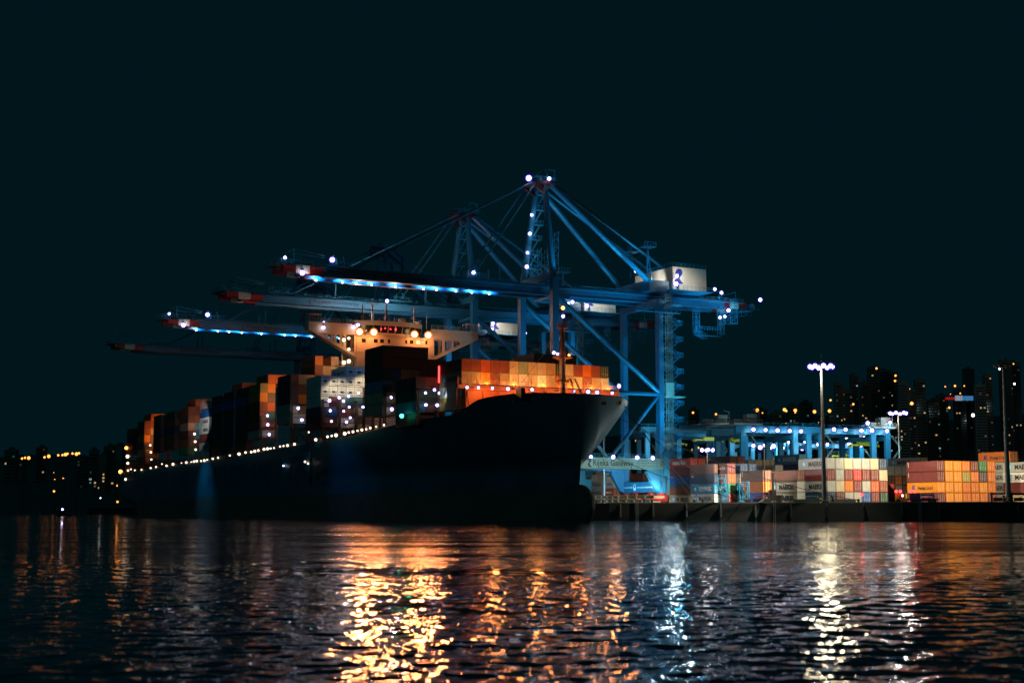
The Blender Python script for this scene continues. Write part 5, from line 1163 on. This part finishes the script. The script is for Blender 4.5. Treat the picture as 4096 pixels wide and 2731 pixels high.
# small white light on the water at far left (a moored boat)
p = at(253, 2042, 620); e = empty('small_boat', (p.x, p.y, 0)); tag(e, 'small dark boat with one white light far left on the water', 'boat')
k = MB(); pts = [(-3, 0), (-2.6, .9), (1.5, 1.0), (3.6, 0), (1.5, -1.0), (-2.6, -.9)]
k.quad(*[(x, y, .8) for x, y in pts])
for i in range(6): a_, b_ = pts[i], pts[(i + 1) % 6]; k.quad((a_[0] * .85, a_[1] * .7, -.3), (b_[0] * .85, b_[1] * .7, -.3), (b_[0], b_[1], .8), (a_[0], a_[1], .8))
k.build('hull', DARK, e); k = MB(); k.box(-1.6, .6, -.6, .6, .8, 1.7); k.tube((-.4, 0, 1.7), (-.4, 0, 2.9), .05, 6); k.build('cabin', DARK, e)
o = link('mast_light', lampmesh('cool', .5), e); o.location = (-.4, 0, 2.9)

# ================================================================== WATER
def water():
    rng = np.random.RandomState(3)
    ys = [6.0]
    while ys[-1] < 460: ys.append(ys[-1] * 1.0062 + .0)
    while ys[-1] < 7000: ys.append(ys[-1] * 1.12)
    ys = np.array(ys); ang = np.concatenate([np.linspace(-1.25, -.46, 26)[:-1], np.linspace(-.46, .46, 900), np.linspace(.46, 1.25, 26)[1:]])
    Yg, Ag = np.meshgrid(ys, ang, indexing='ij'); X = Yg * np.tan(Ag); Y = Yg; Zz = np.zeros_like(X)
    cell = np.maximum(Yg * .0062, Yg * .00105)
    lam = np.exp(rng.uniform(math.log(.25), math.log(1.8), 70)); ang2 = rng.normal(math.pi * .47, .85, 70); ph = rng.uniform(0, 6.28, 70)
    for l, a_, p_ in zip(lam, ang2, ph):
        k = 2 * math.pi / l; amp = .0030 * l ** .95; fade = np.clip(l / (cell * 2.2) - 1, 0, 1)
        ar = k * (X * math.cos(a_) + Y * math.sin(a_)) + p_
        Zz += amp * fade * (np.sin(ar) + .3 * np.sin(2 * ar + .6))
    far = np.clip((460 - Yg) / 60, 0, 1); Zz *= far
    n1, n2 = X.shape; co = np.stack([X.ravel(), Y.ravel(), Zz.ravel()], 1).astype(np.float32)
    ii = np.arange(n1 * n2).reshape(n1, n2); f = np.stack([ii[:-1, :-1], ii[:-1, 1:], ii[1:, 1:], ii[1:, :-1]], -1).reshape(-1, 4)
    me = bpy.data.meshes.new('water'); me.vertices.add(len(co)); me.vertices.foreach_set('co', co.ravel())
    me.loops.add(f.size); me.loops.foreach_set('vertex_index', f.ravel().astype(np.int32)); me.polygons.add(len(f))
    me.polygons.foreach_set('loop_start', np.arange(0, f.size, 4, dtype=np.int32)); me.polygons.foreach_set('loop_total', np.full(len(f), 4, np.int32))
    me.polygons.foreach_set('use_smooth', np.ones(len(f), bool)); me.update(calc_edges=True)
    m, n, b = nt('sea_water'); b.inputs['Base Color'].default_value = (.005, .045, .065, 1); b.inputs['Roughness'].default_value = .035; b.inputs['IOR'].default_value = 1.34
    geo = n.nodes.new('ShaderNodeNewGeometry')
    def layer(scale, sc, dist, prev, detail=3):
        mp = n.nodes.new('ShaderNodeMapping'); mp.inputs['Scale'].default_value = sc; no = n.nodes.new('ShaderNodeTexNoise'); no.inputs['Scale'].default_value = scale; no.inputs['Detail'].default_value = detail
        n.links.new(geo.outputs['Position'], mp.inputs[0]); n.links.new(mp.outputs[0], no.inputs[0])
        bp = n.nodes.new('ShaderNodeBump'); bp.inputs['Strength'].default_value = 1.0; bp.inputs['Distance'].default_value = dist; n.links.new(no.outputs[0], bp.inputs['Height'])
        if prev: n.links.new(prev.outputs[0], bp.inputs['Normal'])
        return bp
    l1 = layer(.25, (1, 1.8, 1), .09, None, 1); l1b = layer(2.6, (1, 1.4, 1), .026, l1, 1); l2 = layer(6.5, (1, 1.2, 1), .034, l1b, 1)
    sp = n.nodes.new('ShaderNodeSeparateXYZ'); m2 = n.nodes.new('ShaderNodeMapRange'); m2.inputs[1].default_value = 38; m2.inputs[2].default_value = 75; m2.inputs[3].default_value = 0.0; m2.inputs[4].default_value = 1.0
    n.links.new(geo.outputs['Position'], sp.inputs[0]); n.links.new(sp.outputs['Y'], m2.inputs[0]); mm = n.nodes.new('ShaderNodeMath'); mm.operation = 'MULTIPLY'; n.links.new(m2.outputs[0], mm.inputs[0]); wind = mm; n.links.new(mm.outputs[0], l2.inputs['Strength']); n.links.new(l2.outputs[0], b.inputs['Normal'])
    # wind patches: ripples stronger in some long bands than in others
    mp = n.nodes.new('ShaderNodeMapping'); mp.inputs['Scale'].default_value = (.45, 2.4, 1); no = n.nodes.new('ShaderNodeTexNoise'); no.inputs['Scale'].default_value = .06; no.inputs['Detail'].default_value = 4
    mr = n.nodes.new('ShaderNodeMapRange'); mr.inputs[1].default_value = .42; mr.inputs[2].default_value = .56; mr.inputs[3].default_value = .12; mr.inputs[4].default_value = 1.0
    n.links.new(geo.outputs['Position'], mp.inputs[0]); n.links.new(mp.outputs[0], no.inputs[0]); n.links.new(no.outputs[0], mr.inputs[0]); n.links.new(mr.outputs[0], l1b.inputs['Strength']); n.links.new(mr.outputs[0], wind.inputs[1])
    me.materials.append(m); o = link('water', me); tag(o, kind='structure')
water()

# ================================================================== LIGHTS
for p in SODP:
    spot(p + (W(0, -1.6) - W(0, 0)), (-6, 190, 0), 36000, (1.0, .25, .07), 50, .5, .95)
    point(p + (W(0, -1.0) - W(0, 0)) + Vector((0, 0, -1.4)), 700, (1.0, .36, .11), .25)
for t in (-17, -9, 9, 18): spot(W(t * .9, 98, 47), W(t, 108.5, 53), 900, (1.0, .42, .15), 90, .9, .4)
# bow work lights washing the first container row
for t in (-14.5, -7.2, 8.5, 13.5, 18.5, 0.5):
    p = W(t, 19.6, 31.6); spot(p, W(t, 22.5, 34.5), 1200, (1.0, .43, .10), 165, .5, .2)
for t in (-16, -5, 6, 16): point(W(t, 13.5, 30.6), 2500, (1.0, .33, .075), .8)
for t in (-17, -8, 4, 14): point(W(t, 17.0, 29.6), 120, (1.0, .30, .06), .2)
# added points above the wheelhouse roof that brighten the second boom
for t in (-8, 4): point(W(t, 119, 60.5), 8000, (1.0, .66, .60), .3)
# deck and lashing bridge lights near the stacks
for blk, tt, zz, P, col in [(br[0], -22, 35.5, 900, (1, .86, .6)), (br[0], -14, 37, 900, (1, .80, .5)), (b5[0], -20, 38, 1500, (1.0, .40, .08)), (b5[0], -24, 31, 250, (1, .7, .45)), (b4[0], -22, 31, 200, (1, .85, .6)), (b11[0], -22, 34, 500, (1, .5, .2)),
                             (b14[0], -22, 31, 900, (1.0, .38, .09)), (b14[0], -18, 36, 1500, (1.0, .38, .08)), (SB2, -21, 29.5, 160, (.9, 1, .9)), (b3[0], -24, 31, 200, (.9, 1, .9)), (b4[0], -14, 46, 700, (1.0, .5, .15)), (b5[0] + 28, -16, 48, 500, (1, .45, .1))]:
    (spot(W(tt, blk - 6, zz + 2), W(tt + 1, blk, zz - 1.5), P * 2.0, col, 96, .5, .3) if blk == br[0] else spot(W(tt, blk - 7, zz), W(tt + 1, blk, zz - .5), P * 1.8, col, 130, .5, .3))
# spots added outboard without lamp bodies, washing the marked white containers and the hull
s_, z_ = at_t(806, 1700, -26.7)
spot(W(-36, s_ - 14, 33), W(-27, s_ + 1, 33), 5200, (.9, .95, .9), 62, .5, .2)
s_, z_ = at_t(825, 1900, -26.7); spot(W(-40, s_ + 3, 23), W(-26.7, s_ + 1, 9), 4200, (.06, .5, .95), 78, 1.0, .1)  # added for the lit hull patch, in place of an unseen distant lamp
s_, z_ = at_t(1345, 1850, -26.7); spot(W(-40, s_, 25.0), W(-26.7, s_, 13), 1100, (.03, .30, 1.0), 74, .9, .1)  # added likewise for the second, dimmer hull patch
# crane lamps over the starboard bow flare
spot(W(42, 4, 9), W(12, 3, 19), 7000, (.8, 1.0, .95), 64, .8, .4)
spot(W(44, 30, 26), W(16, 8, 19), 3200, (.85, .95, .9), 80, .7, .5)
# added teal fill sun that lifts the dark hull and hills
sun = bpy.data.lights.new('fill_sun', 'SUN'); sun.energy = .045; sun.color = (.12, .80, .85); sun.angle = R(8); so = bpy.data.objects.new('fill_sun', sun); C.objects.link(so); so.rotation_euler = (R(82), 0, R(-37))

w = bpy.data.worlds.new('World'); bpy.context.scene.world = w; w.use_nodes = True
bg = w.node_tree.nodes['Background']; bg.inputs[0].default_value = (.0004, .0080, .0115, 1); bg.inputs[1].default_value = 1.0

cam = bpy.data.cameras.new('camera'); co = bpy.data.objects.new('camera', cam); C.objects.link(co); cam.lens = 50; cam.sensor_width = 36; cam.clip_end = 12000; cam.clip_start = .5
co.location = (0, 0, CH); co.rotation_euler = (math.pi / 2 + TH, 0, 0); bpy.context.scene.camera = co
cam.dof.use_dof = True; cam.dof.focus_distance = 380; cam.dof.aperture_fstop = 0.85
sc = bpy.context.scene; sc.view_settings.view_transform = 'Standard'; sc.view_settings.look = 'None'; sc.view_settings.exposure = 0; sc.view_settings.gamma = 1
cy = sc.cycles; cy.max_bounces = 5; cy.diffuse_bounces = 2; cy.glossy_bounces = 3; cy.transmission_bounces = 2; cy.sample_clamp_indirect = 3; cy.sample_clamp_direct = 0; cy.use_denoising = True; cy.use_adaptive_sampling = False
cy.caustics_reflective = False; cy.caustics_refractive = False
print('containers', NCONT[0], 'objects', len(bpy.data.objects))
